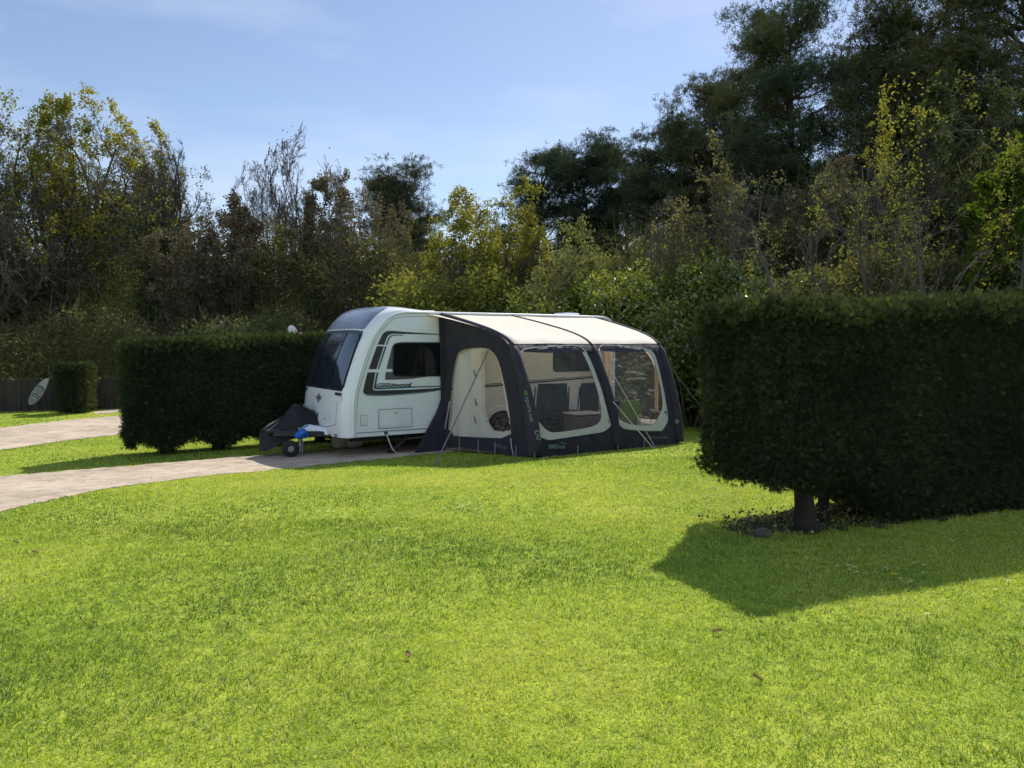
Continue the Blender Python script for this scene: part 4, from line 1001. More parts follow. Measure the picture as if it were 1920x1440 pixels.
# left wall: dark cloth, cream half-open panel, clear window
outer = [np.array([d, z-.01]) for d, z in APD]+[np.array([0.02, .12])]
opn = chaikin([left_hit(*c3(*p)) for p in [(150, 92), (185, 62), (260, 50), (340, 47), (388, 58), (432, 100), (462, 165), (492, 290), (522, 440), (542, 590), (550, 722), (270, 714), (76, 700), (95, 500), (110, 300), (128, 175)]], 1)
clr = chaikin([left_hit(*c3(*p)) for p in [(322, 70), (350, 58), (395, 72), (440, 140), (470, 270), (505, 440), (530, 600), (541, 676), (405, 673), (368, 640), (332, 560), (318, 440), (324, 300), (318, 180)]], 1)
b = MB(); b.poly([[lpt(*p) for p in outer], [lpt(*p) for p in opn]]); b.build('end_panel', M['navy'], t_aw)
def folds(loop, hole, off, amp, seed, name, m):
    """cloth filling loop minus hole, with vertical folds"""
    L = np.array(loop); d0, z0 = L.min(0); d1, z1 = L.max(0); nd, nz = 70, 60
    dd = np.linspace(d0, d1, nd); zz = np.linspace(z0, z1, nz); GD, GZ = np.meshgrid(dd, zz, indexing='ij')
    ins = inpoly(GD.ravel(), GZ.ravel(), loop) & (~inpoly(GD.ravel(), GZ.ravel(), hole) if hole is not None else True)
    ins = ins.reshape(nd, nz)
    P = [[lpt(GD[i, j], GZ[i, j], off+amp*(vnoise(np.array([GD[i, j]*5.+GZ[i, j]*.4]), np.array([GZ[i, j]*.9]), seed)[0]-.5)) for j in range(nz)] for i in range(nd)]
    F = [(i*nz+j, (i+1)*nz+j, (i+1)*nz+j+1, i*nz+j+1) for i in range(nd-1) for j in range(nz-1) if ins[i, j] or ins[i+1, j+1]]
    used = sorted({k for f in F for k in f}); mp = {k: i for i, k in enumerate(used)}; V_ = np.array(P).reshape(-1, 3)[used]
    return make(name, V_, [[mp[k] for k in f] for f in F], m, t_aw, True)
big = [np.mean(opn, 0)+(p-np.mean(opn, 0))*1.03 for p in opn]
folds(big, clr, -.05, .10, 3, 'door_panel', M['cream'])
b = MB(); b.poly([[lpt(*p, -.012) for p in clr]]); b.build('clear_window', M['pvc'], t_aw)
b = MB(); pc = [left_hit(*c3(*p)) for p in [(300, 66), (322, 66), (334, 150), (330, 190), (318, 205), (304, 190), (298, 130)]]; b.poly([[lpt(*p, .012) for p in chaikin(pc, 2)]]); b.build('tie_back', M['peach'], t_aw)
b = MB(); pts = [left_hit(*c3(*p)) for p in [(552, 720), (558, 790), (572, 850)]]; b.tube([lpt(*p, .015) for p in pts], .010, 6); b.build('zip_piping', M['piping'], t_aw, True)
b = MB(); b.tube([lpt(*left_hit(*c3(*p)), .012) for p in [(96, 445), (80, 540), (62, 640), (48, 720)]], .012, 6); b.build('zip_piping', M['piping'], t_aw, True)
for p in [(286, 236), (294, 450), (288, 580)]:
    b = MB(); q = left_hit(*c3(*p)); b.tube([lpt(q[0]-.03, q[1]+.05, .02), lpt(q[0], q[1], .03), lpt(q[0]+.03, q[1]-.07, .02)], .011, 6); b.build('toggle', M['blackmetal'], t_aw, True)
# skirt flap lying along the caravan side in front of the wall
flap = [(1078, 100), (1086, 300), (1090, 560), (1068, 628), (1010, 735), (942, 862), (1050, 858), (1118, 848), (1135, 620), (1150, 400), (1190, 290), (1190, 140)]
b = MB(); lp = [isect(*c1(*p), A-AY*(.06 if i < 6 else .14), AY) for i, p in enumerate(flap)]; b.poly([lp]); b.build('skirt_flap', M['navy'], t_aw)
# right wall with its window, curtain and beam
nR = unit(np.cross(cw(uR(2), -2, 0)-cw(uR(0), 0, 0), UP)); nR = nR*(1 if nR@AX > 0 else -1)
def rpt(d, z, off=0.): return aw(uR(d), d, z)+nR*off
hole = chaikin([np.array(p) for p in ((.55, .62), (.55, 1.85), (.75, 2.08), (1.5, 1.95), (1.85, 1.75), (2.15, 1.1), (2.28, .66), (2.1, .55), (.75, .55))], 2)
b = MB(); b.poly([[rpt(*p) for p in outer], [rpt(*p) for p in hole]]); b.build('end_panel', M['cream'], t_aw)
b = MB(); b.poly([[rpt(*p, -.008) for p in hole]]); b.build('clear_window', M['pvc'], t_aw)
b = MB(); lowp = [np.array(p) for p in ((0.02, .12), (0.02, .48), (2.58, .48), (2.64, .16))]; b.poly([[rpt(*p, .01) for p in lowp]]); b.build('mud_wall', M['navy'], t_aw)
for (d0, d1, zb) in ((.30, .62, .7), (2.0, 2.08, .75)):
    G = []
    for i in range(25):
        d = d0+(d1-d0)*i/24; zt = float(np.interp(d, APD[:k_top+20, 0], APD[:k_top+20, 1]))-.12
        G.append([rpt(d, zt*(1-f)+zb*f, -.05+.02*math.sin(i*1.5)) for f in np.linspace(0, 1, 10)])
    b = MB(); b.grid(G); b.build('curtain', M['peach'], t_aw, True)
# groundsheet
gs = [(1.78, .15), (2.02, 2.5), (5.26, 2.5), (5.38, .15)]; G = []
for i in range(12):
    f = i/11; row = []
    for j in range(12):
        h = j/11; u = (gs[0][0]*(1-f)+gs[3][0]*f)*(1-h)+(gs[1][0]*(1-f)+gs[2][0]*f)*h; d = .15+2.38*h; p = aw(u, d, 0); row.append(np.array([p[0], p[1], float(gz(p[0], p[1]))+.025]))
    G.append(row)
b = MB(); b.grid(G); o = b.build('groundsheet', M['mat'], None, True); tag(o, 'grey groundsheet spread on the grass inside the awning', 'groundsheet')
# peg loops along the hem
for (conv, px) in ((c3, (165, 800)), (c3, (305, 845)), (c3, (428, 830)), (c3, (585, 845)), (c3, (722, 850)), (c4, (488, 855)), (c4, (785, 815)), (c5, (422, 880))):
    q0 = conv(*px); g = gp(q0[0], q0[1]+4); p1 = g+UP*.03
    hit = left_hit(*q0) if conv is c3 and px[0] < 600 else None
    q = lpt(max(.1, min(2.6, hit[0])), .33) if hit is not None else fpt(min(5.2, front_hit(*q0)[0]), .32, .02)
    tocam = unit(np.array([q[0], q[1], 0])*-1)
    q = q+tocam*.02; p1 = q+tocam*.10; p1[2] = float(gz(p1[0], p1[1]))+.012
    b = MB(); b.box((q+p1)/2, np.linalg.norm(q-p1), .018, .006, unit(p1-q), unit(np.cross(unit(p1-q), tocam)), unit(np.cross(unit(p1-q), unit(np.cross(unit(p1-q), tocam))))); b.build('peg_loop', M['strap'], t_aw)
# valves and lettering
for p in [(508, 610), (516, 634)]:
    uz = front_hit(*c2(*p)); c_ = aw(uz[0], dfront(uz[1])+.045+.06, uz[1]); nf = unit(-AY*1.0-AX*.35+UP*.1)
    b = MB(); b.lathe(c_, nf, [(0, .045), (.018, .042), (.022, .03)], 18); vv_ = b.build('air_valve', M['lwhite'], t_aw, True)
    b = MB(); b.lathe(c_+nf*.023, nf, [(0, .022), (.004, .02)], 14); b.build('valve_cap', M['navy'], vv_)
uz = front_hit(*c5(655, 690)); b = MB(); b.lathe(aw(uz[0], dfront(uz[1])+.1, uz[1]), -AY, [(0, .05), (.02, .045)], 16); b.build('air_valve', M['strap'], t_aw, True)
def front_text(txt, x, y, w, h, m, conv, off=.045):
    a = front_hit(*conv(x, y)); e = front_hit(*conv(x+w, y)); lettering(txt, M[m], t_aw, lambda X, Y: fpt(a[0]+X, a[1]+Y+(e[1]-a[1])*X/(e[0]-a[0]), off), e[0]-a[0], .1, .01, h=h)
front_text('OUTDOOR', 262, 815, 68, .024, 'lcyan', c4); front_text('REVOLUTION', 262, 834, 118, .045, 'lcyan', c4)
a = front_hit(*c4(376, 802)); b = MB(); b.tube([fpt(a[0]-.06, a[1]+.03, .045), fpt(a[0]+.05, a[1], .045), fpt(a[0]-.04, a[1]-.035, .045)], .006, 5); b.build('logo_arrow', M['lcyan'], t_aw)
front_text('OXYGEN FRAME', 440, 828, 165, .032, 'lwhite', c5)
def left_text(txt, x, y, w, h, m):
    a = left_hit(*c3(x, y)); e = left_hit(*c3(x+w, y)); lettering(txt, M[m], t_aw, lambda X, Y: lpt(a[0]+X, a[1]+Y, .012), e[0]-a[0], .1, .01, h=h)
left_text('OUTDOOR', 426, 770, 55, .024, 'lwhite'); left_text('REVOLUTION', 426, 784, 95, .036, 'lwhite')
# lettering down the corner beam
def beam_text(txt, z0, z1, h, m):
    V_, F_ = text_mesh(txt, 1, .0, .02); V_[:, 0] -= V_[:, 0].min(); V_[:, 0] *= (z0-z1)/V_[:, 0].max(); V_[:, 1] *= h/V_[:, 1].max()
    nf = unit(-AY*.8-AX*.6)
    P = []
    for v in V_:
        z = z0-v[0]; d = dfront(z); e = unit(AX*.8-AY*-.6*-1.0); P.append(aw(uL(d), d-.02, z)+nf*(.125)+unit(np.cross(UP, nf))*(v[1]-h/2))
    make('lettering', P, F_, m, t_aw)
beam_text('e', 1.27, 1.18, .055, M['lgreen']); beam_text('sport', 1.16, .92, .055, M['lwhite']); beam_text('AIR', .90, .76, .05, M['lwhite'])
# guy lines (each with its peg)
def guy(label, p0, p1, r, m, flatw=None, mid=.0):
    p0 = np.asarray(p0, float); p1 = np.asarray(p1, float); b0 = p1.copy(); t = thing('guy_line', label, 'guy line', tuple(b0), 'awning guy lines')
    pts = [p0*(1-f)+p1*f-UP*.03*math.sin(PI*f)*mid for f in np.linspace(0, 1, 9)]
    b = MB()
    if flatw:
        d = unit(p1-p0); sd = unit(np.cross(d, unit(O-p0))); b.box((p0+p1)/2, np.linalg.norm(p1-p0), flatw, .004, d, sd, np.cross(d, sd))
    else: b.tube(pts, r, 6)
    b.build('strap' if flatw else 'line', M[m], t)
    dd = unit(p0-p1); dd[2] = 0; b = MB(); b.tube([p1-UP*.05+dd*.03, p1+UP*.05-dd*.03, p1+UP*.055-dd*.0], .006, 6); b.build('peg', M['steel'], t)
q = left_hit(*c2(312, 210)); g0 = gp(*c2(40, 768)); guy('broad grey strap from the awning end wall down to the shaded grass', lpt(q[0], q[1], .06), g0, .012, 'strap', .022)
q = front_hit(*c2(866, 462)); g0 = gp(*c2(1082, 690)); guy('taut pale guy rope from the middle beam of the awning', fpt(q[0], q[1], .12), g0, .009, 'rope')
q = front_hit(*c2(828, 265)); guy('thin pale guy rope from high on the middle beam', fpt(q[0], q[1], .12), g0+AX*.05, .006, 'rope')
q = pu0 = isect(*c2(1110, 232), cw(uR(2.1), 0, 0), AX); p_e = isect(1318, 768, cw(6.9, 0, 0), AX); g0 = q+(p_e-q)*1.75; g0[2] = float(gz(g0[0], g0[1]))
dirn = p_e-q; tt = (float(gz(*p_e[:2]))-q[2])/dirn[2]; g0 = q+dirn*tt; guy('grey strap from the far corner of the awning towards the tall hedge', q, g0, .012, 'strap', .022)

# ------------------------------------------------------------------ things inside the awning
def chair(label, uc, dc, face, ht, w, m, lean=.22, name='camping_chair', group='camping chairs inside the awning', skirt=.25, taper=1.):
    """folding chair: padded back and seat panels on a tube frame; face = direction angle of the sitter"""
    c = aw(uc, dc, 0); gz0 = float(gz(c[0], c[1]))+.03; c[2] = gz0
    f = AX*math.cos(face)-AY*math.sin(face); s = np.cross(UP, f); t = thing(name, label, 'chair', tuple(c), group); sh = .44
    def padd(G, nm):
        b = MB(); G = np.array(G); b.grid(G); nn = np.cross(G[-1, 0]-G[0, 0], G[0, -1]-G[0, 0]); nn = nn/np.linalg.norm(nn)*.04; b.grid(G+nn)
        for row in (0, -1): b.grid([G[row], G[row]+nn])
        for col in (0, -1): b.grid([G[:, col], G[:, col]+nn])
        b.build(nm, M[m], t, True)
    padd([[c+s*(w/2*x)*(1-(1-taper)*0)+f*(.23*y)+UP*(sh-.02*(1-x*x)-.015*(y+1)) for x in np.linspace(-1, 1, 9)] for y in np.linspace(-1, 1, 9)], 'seat')
    padd([[c-f*(.24+lean*h*(ht-sh))+s*(w/2*x)*(1-(1-taper)*h)*(1 if h < .9 else .96)+UP*(sh-skirt+h*(ht-sh+skirt))+f*.03*math.sin(h*9)*.5 for x in np.linspace(-1, 1, 9)] for h in np.linspace(0, 1, 14)], 'backrest')
    for sg in (-1, 1):
        b = MB(); b.tube([c+s*sg*w/2+f*.26, c+s*sg*(w/2+.01)-f*.02+UP*.26, c+s*sg*w/2-f*.24+UP*sh, c+s*sg*w/2*.97-f*(.24+lean*(ht-sh)*.9)+UP*(ht-.06)], .013, 7); b.tube([c+s*sg*(w/2-.03)-f*.36, c+s*sg*(w/2)-f*.02+UP*.26, c+s*sg*w/2+f*.22+UP*(sh-.01)], .013, 7); b.build('leg_frame', M['blackmetal'], t)
        b = MB(); b.bevbox(c+s*sg*(w/2+.03)-f*.05+UP*(sh+.20), .42, .05, .03, .01, f, s, UP); b.build('armrest', M['blackmetal'], t)
def spot(x, y, d): q = isect(x, y, A-AY*d, AY)-A; return q@AX, q[2]
def place(xl, xr, y, conv, db): ul, zt = spot(*conv(xl, y), db); ur, _ = spot(*conv(xr, y), db); return (ul+ur)/2, zt-.12, ur-ul
uc, zt, w = place(190, 435, 350, c4, 1.35); chair('high backed olive padded chair behind the large clear window', uc, 1.06, math.radians(-80), zt, w*.95, 'olive', .10, skirt=.42, taper=.84)
uc, zt, w = place(478, 640, 336, c4, 1.0); chair('charcoal padded chair next to the olive one, by the low cupboard', uc, .72, math.radians(-95), zt, w*.95, 'darkchair', .10, skirt=.42, taper=.88)
uc, zt, w = place(215, 415, 525, c5, 1.40); chair('bright green canvas chair behind the end clear window', uc, 1.12, math.radians(-88), zt, w*1.15, 'green', .04, taper=.64, skirt=.42)
uc, zt, w = place(170, 250, 508, c5, 1.0); chair('navy fabric chair half hidden behind the green one', uc, .72, math.radians(-80), zt, .5, 'navychair', .10, skirt=.40)
ul, zt = spot(*c4(450, 568), 1.85); ub_, _ = spot(*c4(640, 568), 1.85); c = aw((ul+ub_)/2, 1.80, 0); c[2] = float(gz(c[0], c[1]))+.03; zt -= c[2]
t = thing('low_cupboard', 'low brown camping cupboard with a pale top inside the awning', 'cupboard', tuple(c)); w = abs(ub_-ul)
b = MB(); b.bevbox(c+UP*(zt/2-.02), w, .42, zt-.08, .015); b.build('cabinet', M['brown'], t)
b = MB(); b.bevbox(c+UP*(zt-.03), w+.04, .46, .03, .01); b.build('top', M['paletop'], t)
for k in (-1, 1):
    b = MB(); b.bevbox(c-AY*.214+AX*k*w/4+UP*(zt/2-.02), w/2-.03, .012, zt-.16, .005); dr = b.build('cupboard_door', M['brown'], t); b = MB(); b.bevbox(c-AY*.226+AX*k*.04+UP*(zt*.6), .012, .015, .09, .004); b.build('knob', M['steel'], dr)
    for j in (-1, 1): b = MB(); b.tube([c+AX*k*(w/2-.04)+AY*j*.17, c+AX*k*(w/2-.04)+AY*j*.17+UP*.08], .016, 8); b.build('foot', M['blackmetal'], t)

# ------------------------------------------------------------------ fence, board, dish
fa = gp(-260, 776); fb = gp(60, 771); fc = gp(235, 766); fd = at(470, 28.5)
t_f = thing('wooden_fence', 'low weathered fence of upright boards in the shade of the trees', 'fence', tuple(fb))
line = resample(np.array([fa, fb, fc, fd])[:, :2], 200); rng = np.random.default_rng(77); Vs = []; Fs = []; Ts = []
for i in range(199):
    p, q2 = line[i], line[i+1]; d = unit(np.array([*(q2-p), 0.])); nn = np.array([-d[1], d[0], 0]); L = np.linalg.norm(q2-p); m_ = (p+q2)/2; zg = float(gz(*m_)); hh = 1.02+rng.normal(0, .02)
    bx = MB(); bx.box(np.array([m_[0], m_[1], zg+hh/2])+nn*rng.normal(0, .006), L*.94, .02, hh, d, nn, UP); n1 = sum(len(v) for v in Vs)
    Vs.append(np.concatenate(bx.V)); Fs += [[k+n1 for k in f] for f in bx.F]; Ts += [float(rng.uniform(0, .5))]*8
make('boards', np.concatenate(Vs), Fs, M['fence'], t_f, tint=Ts)
b = MB()
for z in (.3, .8): b.tube([np.array([p[0], p[1], float(gz(*p))+z])+np.array([0, .06, 0]) for p in line[::4]], .03, 4)
b.build('rail', M['barkbrown'], t_f)
for i in range(0, 200, 14):
    b = MB(); p = line[i]; b.box(np.array([p[0], p[1]+.1, float(gz(*p))+.5]), .09, .09, 1.08, np.array([1., 0, 0]), np.array([0, 1., 0]), UP); b.build('post', M['barkbrown'], t_f)
# bodyboard hung on the fence
Zb = 23.9; cb = (at(72, Zb)*np.array([1, 1, 0]))+UP*zof(734, Zb); lean = math.radians(36)
el = np.array([math.sin(lean), 0, math.cos(lean)]); ew = np.array([math.cos(lean), 0, -math.sin(lean)]); nb_ = np.array([0, -1., 0])
def bpt(a, w, o=0.): return cb+el*a*.88+ew*w*.85+nb_*o
def hw(a): t_ = (a+.57)/1.14; return .185*max(0, math.sin(PI*min(1, max(0, t_))**.85))**.55
t_s = thing('surfboard', 'pale surfboard with dark curved bands hung on the fence', 'surfboard', (cb[0], cb[1], cb[2]-.5))
aa = np.linspace(-.57, .57, 29); b = MB(); b.slab([bpt(a, hw(a)) for a in aa]+[bpt(a, -hw(a)) for a in aa[::-1]], nb_, .05); b.build('deck', M['board'], t_s)
for (a0, a1, m_, cur) in ((-.54, -.33, 'boardblue', .04), (-.30, -.255, 'rubber', .07), (-.21, -.165, 'rubber', .07), (-.12, .15, 'boardblue', .05), (.15, .19, 'rubber', .03)):
    b = MB(); G = [[bpt(a+cur*(1-(x)**2), x*hw(a)*.93, .054) for x in np.linspace(-1, 1, 9)] for a in np.linspace(a0, a1, 6)]; b.grid(G); b.build('stripe', M[m_], t_s)
# satellite dish behind the long hedge
Zd = 17.2; pd = at(548, Zd); zt = zof(616, Zd)
t_d = thing('satellite_dish', 'white satellite dish peeping over the long hedge', 'satellite dish', tuple(pd))
b = MB(); b.tube([pd, pd+UP*(zt-pd[2]-.1)], .02, 8); b.build('mast', M['steel'], t_d)
nd_ = unit(np.array([.55, .75, .30])); b = MB(); b.lathe(np.array([pd[0], pd[1], zt-.10]), nd_, [(.04, .165), (.025, .12), (.008, .07), (0, .02), (-.02, .02), (-.008, .07), (.012, .12), (.03, .17)], 28); b.build('reflector', M['dish'], t_d, True)
b = MB(); q = np.array([pd[0], pd[1], zt-.10]); b.tube([q-UP*.22+nd_*.02, q+nd_*.25-UP*.1], .01, 6); b.lathe(q+nd_*.25-UP*.1, nd_, [(-.04, .03), (.04, .03)], 10); b.build('feed_arm', M['steel'], t_d)

# ------------------------------------------------------------------ trees
broadleaf('great spreading oak with fresh yellow leaves above the site road', 125, 37, 205, 5.2, 101, 'leaf_oak', bark='barkbrown', name='oak_tree', nleaf=80000, lsize=.12, trunk_r=.36, hf=.32, leaf_lo=.45, side=.6, zc=.52, lv=LV_OAK, twig=.009)
broadleaf('grey brown half bare oak standing left of the great oak', -40, 34.5, 215, 4.2, 102, 'leaf_yellow', bark='barkbrown', name='oak_tree', nleaf=16000, lsize=.09, trunk_r=.30, ivy=12000, leaf_lo=.5, hf=.4, lv=LV_OAK, twig=.009)
broadleaf('grey twiggy tree filling the gap behind the oak and the ivy trunk', 215, 41, 270, 3.8, 144, 'leaf_yellow', nleaf=16000, lsize=.09, trunk_r=.26, bark='barkbrown', hf=.36, lv=LV_OAK, twig=.014, leaf_lo=.3)
broadleaf('tree whose trunk is wrapped in dark ivy, next to the oak', 292, 35, 298, 2.6, 104, 'leaf_shrub', nleaf=1500, lsize=.10, trunk_r=.26, ivy=24000, hf=.72, lv=LV_FAN)
broadleaf('low bare tree with twigs reaching over the gap in the wood', 370, 37, 325, 3.0, 105, 'leaf_brown', nleaf=2500, lsize=.09, trunk_r=.22, bark='barkbrown', ivy=3000, hf=.4)
broadleaf('thin bare birch with fine upright twigs', 505, 36, 296, 1.7, 106, 'leaf_brown', nleaf=0, trunk_r=.13, bark='barkbrown', ivy=5000, lv=LV_FAN, hf=.5)
broadleaf('tallest bare tree, its fan of twigs against the open sky', 586, 38, 240, 2.3, 107, 'leaf_brown', nleaf=300, lsize=.07, trunk_r=.17, bark='barkbrown', ivy=3000, lv=LV_FAN, hf=.55, twig=.008)
broadleaf('brown ivy choked tree in front of the tallest bare tree', 600, 33, 335, 2.1, 108, 'leaf_brown', nleaf=15000, lsize=.10, trunk_r=.24, bark='barkbrown', ivy=20000, hf=.5)
broadleaf('brown twiggy tree beside the round crowned pine', 675, 32, 340, 2.4, 109, 'leaf_brown', nleaf=12000, lsize=.09, trunk_r=.18, bark='barkbrown', hf=.42)
broadleaf('low brown thicket tree behind the long hedge', 440, 34, 385, 3.2, 120, 'leaf_brown', nleaf=13000, lsize=.10, trunk_r=.18, bark='barkbrown', ivy=9000, hf=.4)
broadleaf('dull green thicket tree between the ivy trunk and the hedge', 345, 33, 440, 2.6, 131, 'leaf_brown', nleaf=15000, lsize=.10, trunk_r=.14, bark='barkbrown', ivy=4000, hf=.4)
pine('round crowned pine behind the yellow green trees', 765, 38, 290, 110, .42, .200, 64, 'needle2', .24)
broadleaf('yellow green young tree beside the caravan roof front', 880, 28, 368, 2.1, 111, 'leaf_oak', nleaf=17000, lsize=.085, stems=3, sspread=.3, trunk_r=.11, leaf_lo=.1, hf=.4)
broadleaf('yellow leaved forked tree before the group of tall pines', 970, 27, 350, 1.5, 112, 'leaf_oak', nleaf=12000, lsize=.085, stems=2, trunk_r=.11, leaf_lo=.2, hf=.42)
broadleaf('grey green willow with a rounded crown above the awning roof', 1075, 24.5, 425, 2.0, 113, 'leaf_willow', name='willow_tree', nleaf=16000, lsize=.10, stems=4, sspread=.4, trunk_r=.09, leaf_lo=.05, aspect=.4, hf=.4)
pine('bare stemmed pine at the open end of the pine group', 1030, 37, 262, 114, .48, .190, 46, 'needle', .22)
pine('slim pine between two broader pines of the group', 1105, 39, 268, 115, .52, .150, 36, 'needle', .2)
pine('pine with a notched top nearest the bronze leaved poplar', 1185, 37, 238, 116, .42, .180, 48, 'needle', .24)
broadleaf('young poplar with sparse bronze yellow leaves before the dark pines', 1310, 20, 265, 1.45, 117, 'leaf_yellow', name='poplar_tree', nleaf=5600, lsize=.075, trunk_r=.09, leaf_lo=.25, bark='barkpale', hf=.5)
pine('dark pine at the foot of the great pine stand', 1290, 33, 238, 118, .35, .180, 54, 'needle', .26)
pine('broad dark pine forming the stepped outline of the stand', 1400, 31, 150, 119, .30, .180, 74, 'needle2', .30)
pine('tall pine whose crown rises first above the stand', 1500, 29, 34, 121, .34, .155, 78, 'needle', .32)
pine('tall pine running out of the top of the view', 1630, 28, -10, 122, .34, .165, 76, 'needle2', .32)
pine('great pine with heavy limbs at the top corner', 1790, 26, -90, 123, .36, .180, 76, 'needle2', .34, lean=(-.05, 0))
pine('pine beyond the frame whose branches reach into the corner', 1960, 27, -110, 124, .40, .180, 66, 'needle', .34)
pine('pine filling the step between the broad pine and the tall one', 1450, 33, 95, 140, .34, .16, 60, 'needle2', .26)
pine('pine standing in the second row of the stand', 1345, 35, 212, 141, .34, .17, 56, 'needle', .24)
broadleaf('many stemmed hazel with pale grey limbs behind the tall hedge', 1700, 14.5, 160, 2.0, 125, 'leaf_shrub', name='hazel_tree', nleaf=3000, lsize=.045, stems=6, sspread=.5, trunk_r=.040, bark='barkpale', leaf_lo=.3, twig=.004, lv=LV_HAZEL, hf=.8)
broadleaf('pale twiggy hazel with scattered buds above the tall hedge', 1545, 15.5, 300, 2.0, 126, 'leaf_yellow', name='hazel_tree', nleaf=3000, lsize=.045, stems=6, sspread=.5, trunk_r=.06, bark='barkpale', leaf_lo=.3, twig=.004, lv=LV_HAZEL, hf=.8)
broadleaf('yellow tipped sapling against the dark pines', 1690, 18, 150, .8, 127, 'leaf_oak', nleaf=1600, lsize=.055, trunk_r=.07, leaf_lo=.5, hf=.6, lv=LV_FAN)
broadleaf('bright green maple at the far end of the tall hedge', 1985, 14.5, 190, 1.6, 128, 'leaf_bright', name='maple_tree', nleaf=9000, lsize=.13, trunk_r=.12, leaf_lo=.1, hf=.4)
broadleaf('shaded leafy tree behind the pale limbed hazel', 1830, 19.5, 175, 2.4, 129, 'leaf_ivy', nleaf=30000, lsize=.10, trunk_r=.13, leaf_lo=.05, ivy=5000, hf=.45)
broadleaf('dim leafy tree in the heart of the pine stand', 1480, 22, 320, 2.6, 130, 'leaf_brown', nleaf=26000, lsize=.09, trunk_r=.13, leaf_lo=.05, hf=.42)
# shrubs
LG = 'glossy laurel bushes'
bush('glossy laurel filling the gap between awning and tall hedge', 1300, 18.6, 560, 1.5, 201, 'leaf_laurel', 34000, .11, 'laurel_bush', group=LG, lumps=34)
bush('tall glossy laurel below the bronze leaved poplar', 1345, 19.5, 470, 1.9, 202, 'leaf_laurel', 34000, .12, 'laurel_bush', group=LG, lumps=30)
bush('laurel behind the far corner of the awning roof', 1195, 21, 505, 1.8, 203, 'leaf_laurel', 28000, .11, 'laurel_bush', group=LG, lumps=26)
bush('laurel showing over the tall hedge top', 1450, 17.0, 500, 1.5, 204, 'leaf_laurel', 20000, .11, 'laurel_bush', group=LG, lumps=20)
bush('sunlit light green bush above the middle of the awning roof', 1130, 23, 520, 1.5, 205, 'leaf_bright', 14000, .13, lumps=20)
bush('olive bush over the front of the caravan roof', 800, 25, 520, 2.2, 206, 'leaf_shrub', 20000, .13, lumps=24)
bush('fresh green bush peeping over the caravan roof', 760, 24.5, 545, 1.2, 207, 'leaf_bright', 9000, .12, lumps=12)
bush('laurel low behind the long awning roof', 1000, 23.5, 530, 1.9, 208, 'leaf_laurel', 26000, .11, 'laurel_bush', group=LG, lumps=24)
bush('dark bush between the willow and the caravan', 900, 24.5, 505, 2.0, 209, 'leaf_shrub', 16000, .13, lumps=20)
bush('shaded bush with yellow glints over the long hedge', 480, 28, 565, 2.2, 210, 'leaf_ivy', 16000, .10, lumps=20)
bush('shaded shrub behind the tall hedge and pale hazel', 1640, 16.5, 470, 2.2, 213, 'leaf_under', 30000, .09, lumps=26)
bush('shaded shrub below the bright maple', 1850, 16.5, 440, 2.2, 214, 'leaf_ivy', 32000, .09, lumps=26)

# undergrowth: the mass of dark leaves and twigs that fills the wood
rng = np.random.default_rng(300)
def belt(n, line, th, h, lo=-.1):
    """points in a belt behind a line of (px, Z, top y)"""
    L = np.array(line, float); t = rng.uniform(0, len(L)-1, n); i = np.minimum(t.astype(int), len(L)-2); f = t-i
    px = L[i, 0]*(1-f)+L[i+1, 0]*f; Z = L[i, 1]*(1-f)+L[i+1, 1]*f; ty = L[i, 2]*(1-f)+L[i+1, 2]*f
    Z2 = Z+rng.random(n)*th; X = (px-960)/FL*Z2; top = EYE+(642-ty)/FL*Z2; top = top*(.72+.5*vnoise(X*.6, Z2*.6, 71))
    z = gz(X, Z2)+lo+(top+.2)*rng.random(n)**.9; return np.stack([X, Z2, z], 1)
P = np.concatenate([belt(16000, [(-350, 28, 610), (0, 28, 600), (240, 28.6, 600), (420, 29, 600), (600, 28, 600)], 2.0, 0),
                    belt(90000, [(-350, 34, 500), (0, 34, 500), (200, 34.5, 510), (420, 34, 470), (620, 30, 450), (800, 27.5, 480), (1000, 26, 500), (1200, 23.5, 470)], 4.5, 0),
                    belt(60000, [(1180, 23, 450), (1300, 21.5, 440), (1500, 19, 410), (1750, 17.5, 350), (2100, 17, 320)], 5, 0)])
Vv, F = leaf_quads(P, .13, rng, .6); ti = clump_tint(P, rng, .9, .55, 8)**1.3
# twigs among the leaves
k = rng.random(len(P)) < .35; Q = P[k]; d = unit(rng.normal(size=(len(Q), 3))+np.array([0, 0, .7])); L = rng.uniform(.4, 1.3, len(Q))[:, None]; sw = unit(np.cross(d, rng.normal(size=(len(Q), 3))))*.008; T = Q+d*L+rng.normal(0, .08, Q.shape)
V2 = np.stack([Q-sw, Q+sw, T+sw*.4, T-sw*.4], 1).reshape(-1, 3); F2 = np.arange(len(Q))[:, None]*4+np.array([[0, 1, 2, 3]])
o = make('undergrowth', np.concatenate([Vv, V2]), [np.concatenate([F, F2+len(Vv)])], M['leaf_under'], tint=np.concatenate([np.repeat(ti, 4), np.full(len(V2), .35)]), origin=(0, 0, 0)); tag(o, 'dark leafy undergrowth filling the wood between trunks', 'undergrowth', kind='stuff')
P = belt(56000, [(-420, 50, 560), (0, 50, 530), (400, 50, 500), (900, 48, 510), (1300, 43, 450), (1700, 39, 380), (2500, 37, 340)], 10, 0)
Vv, F = leaf_quads(P, .5, rng, .7)
o = make('distant_wood', Vv, F, M['leaf_under'], tint=np.repeat(clump_tint(P, rng, .4, .6, 9), 4), origin=(0, 0, 0)); tag(o, 'deep shaded wood behind the edge trees', 'wood', kind='stuff')

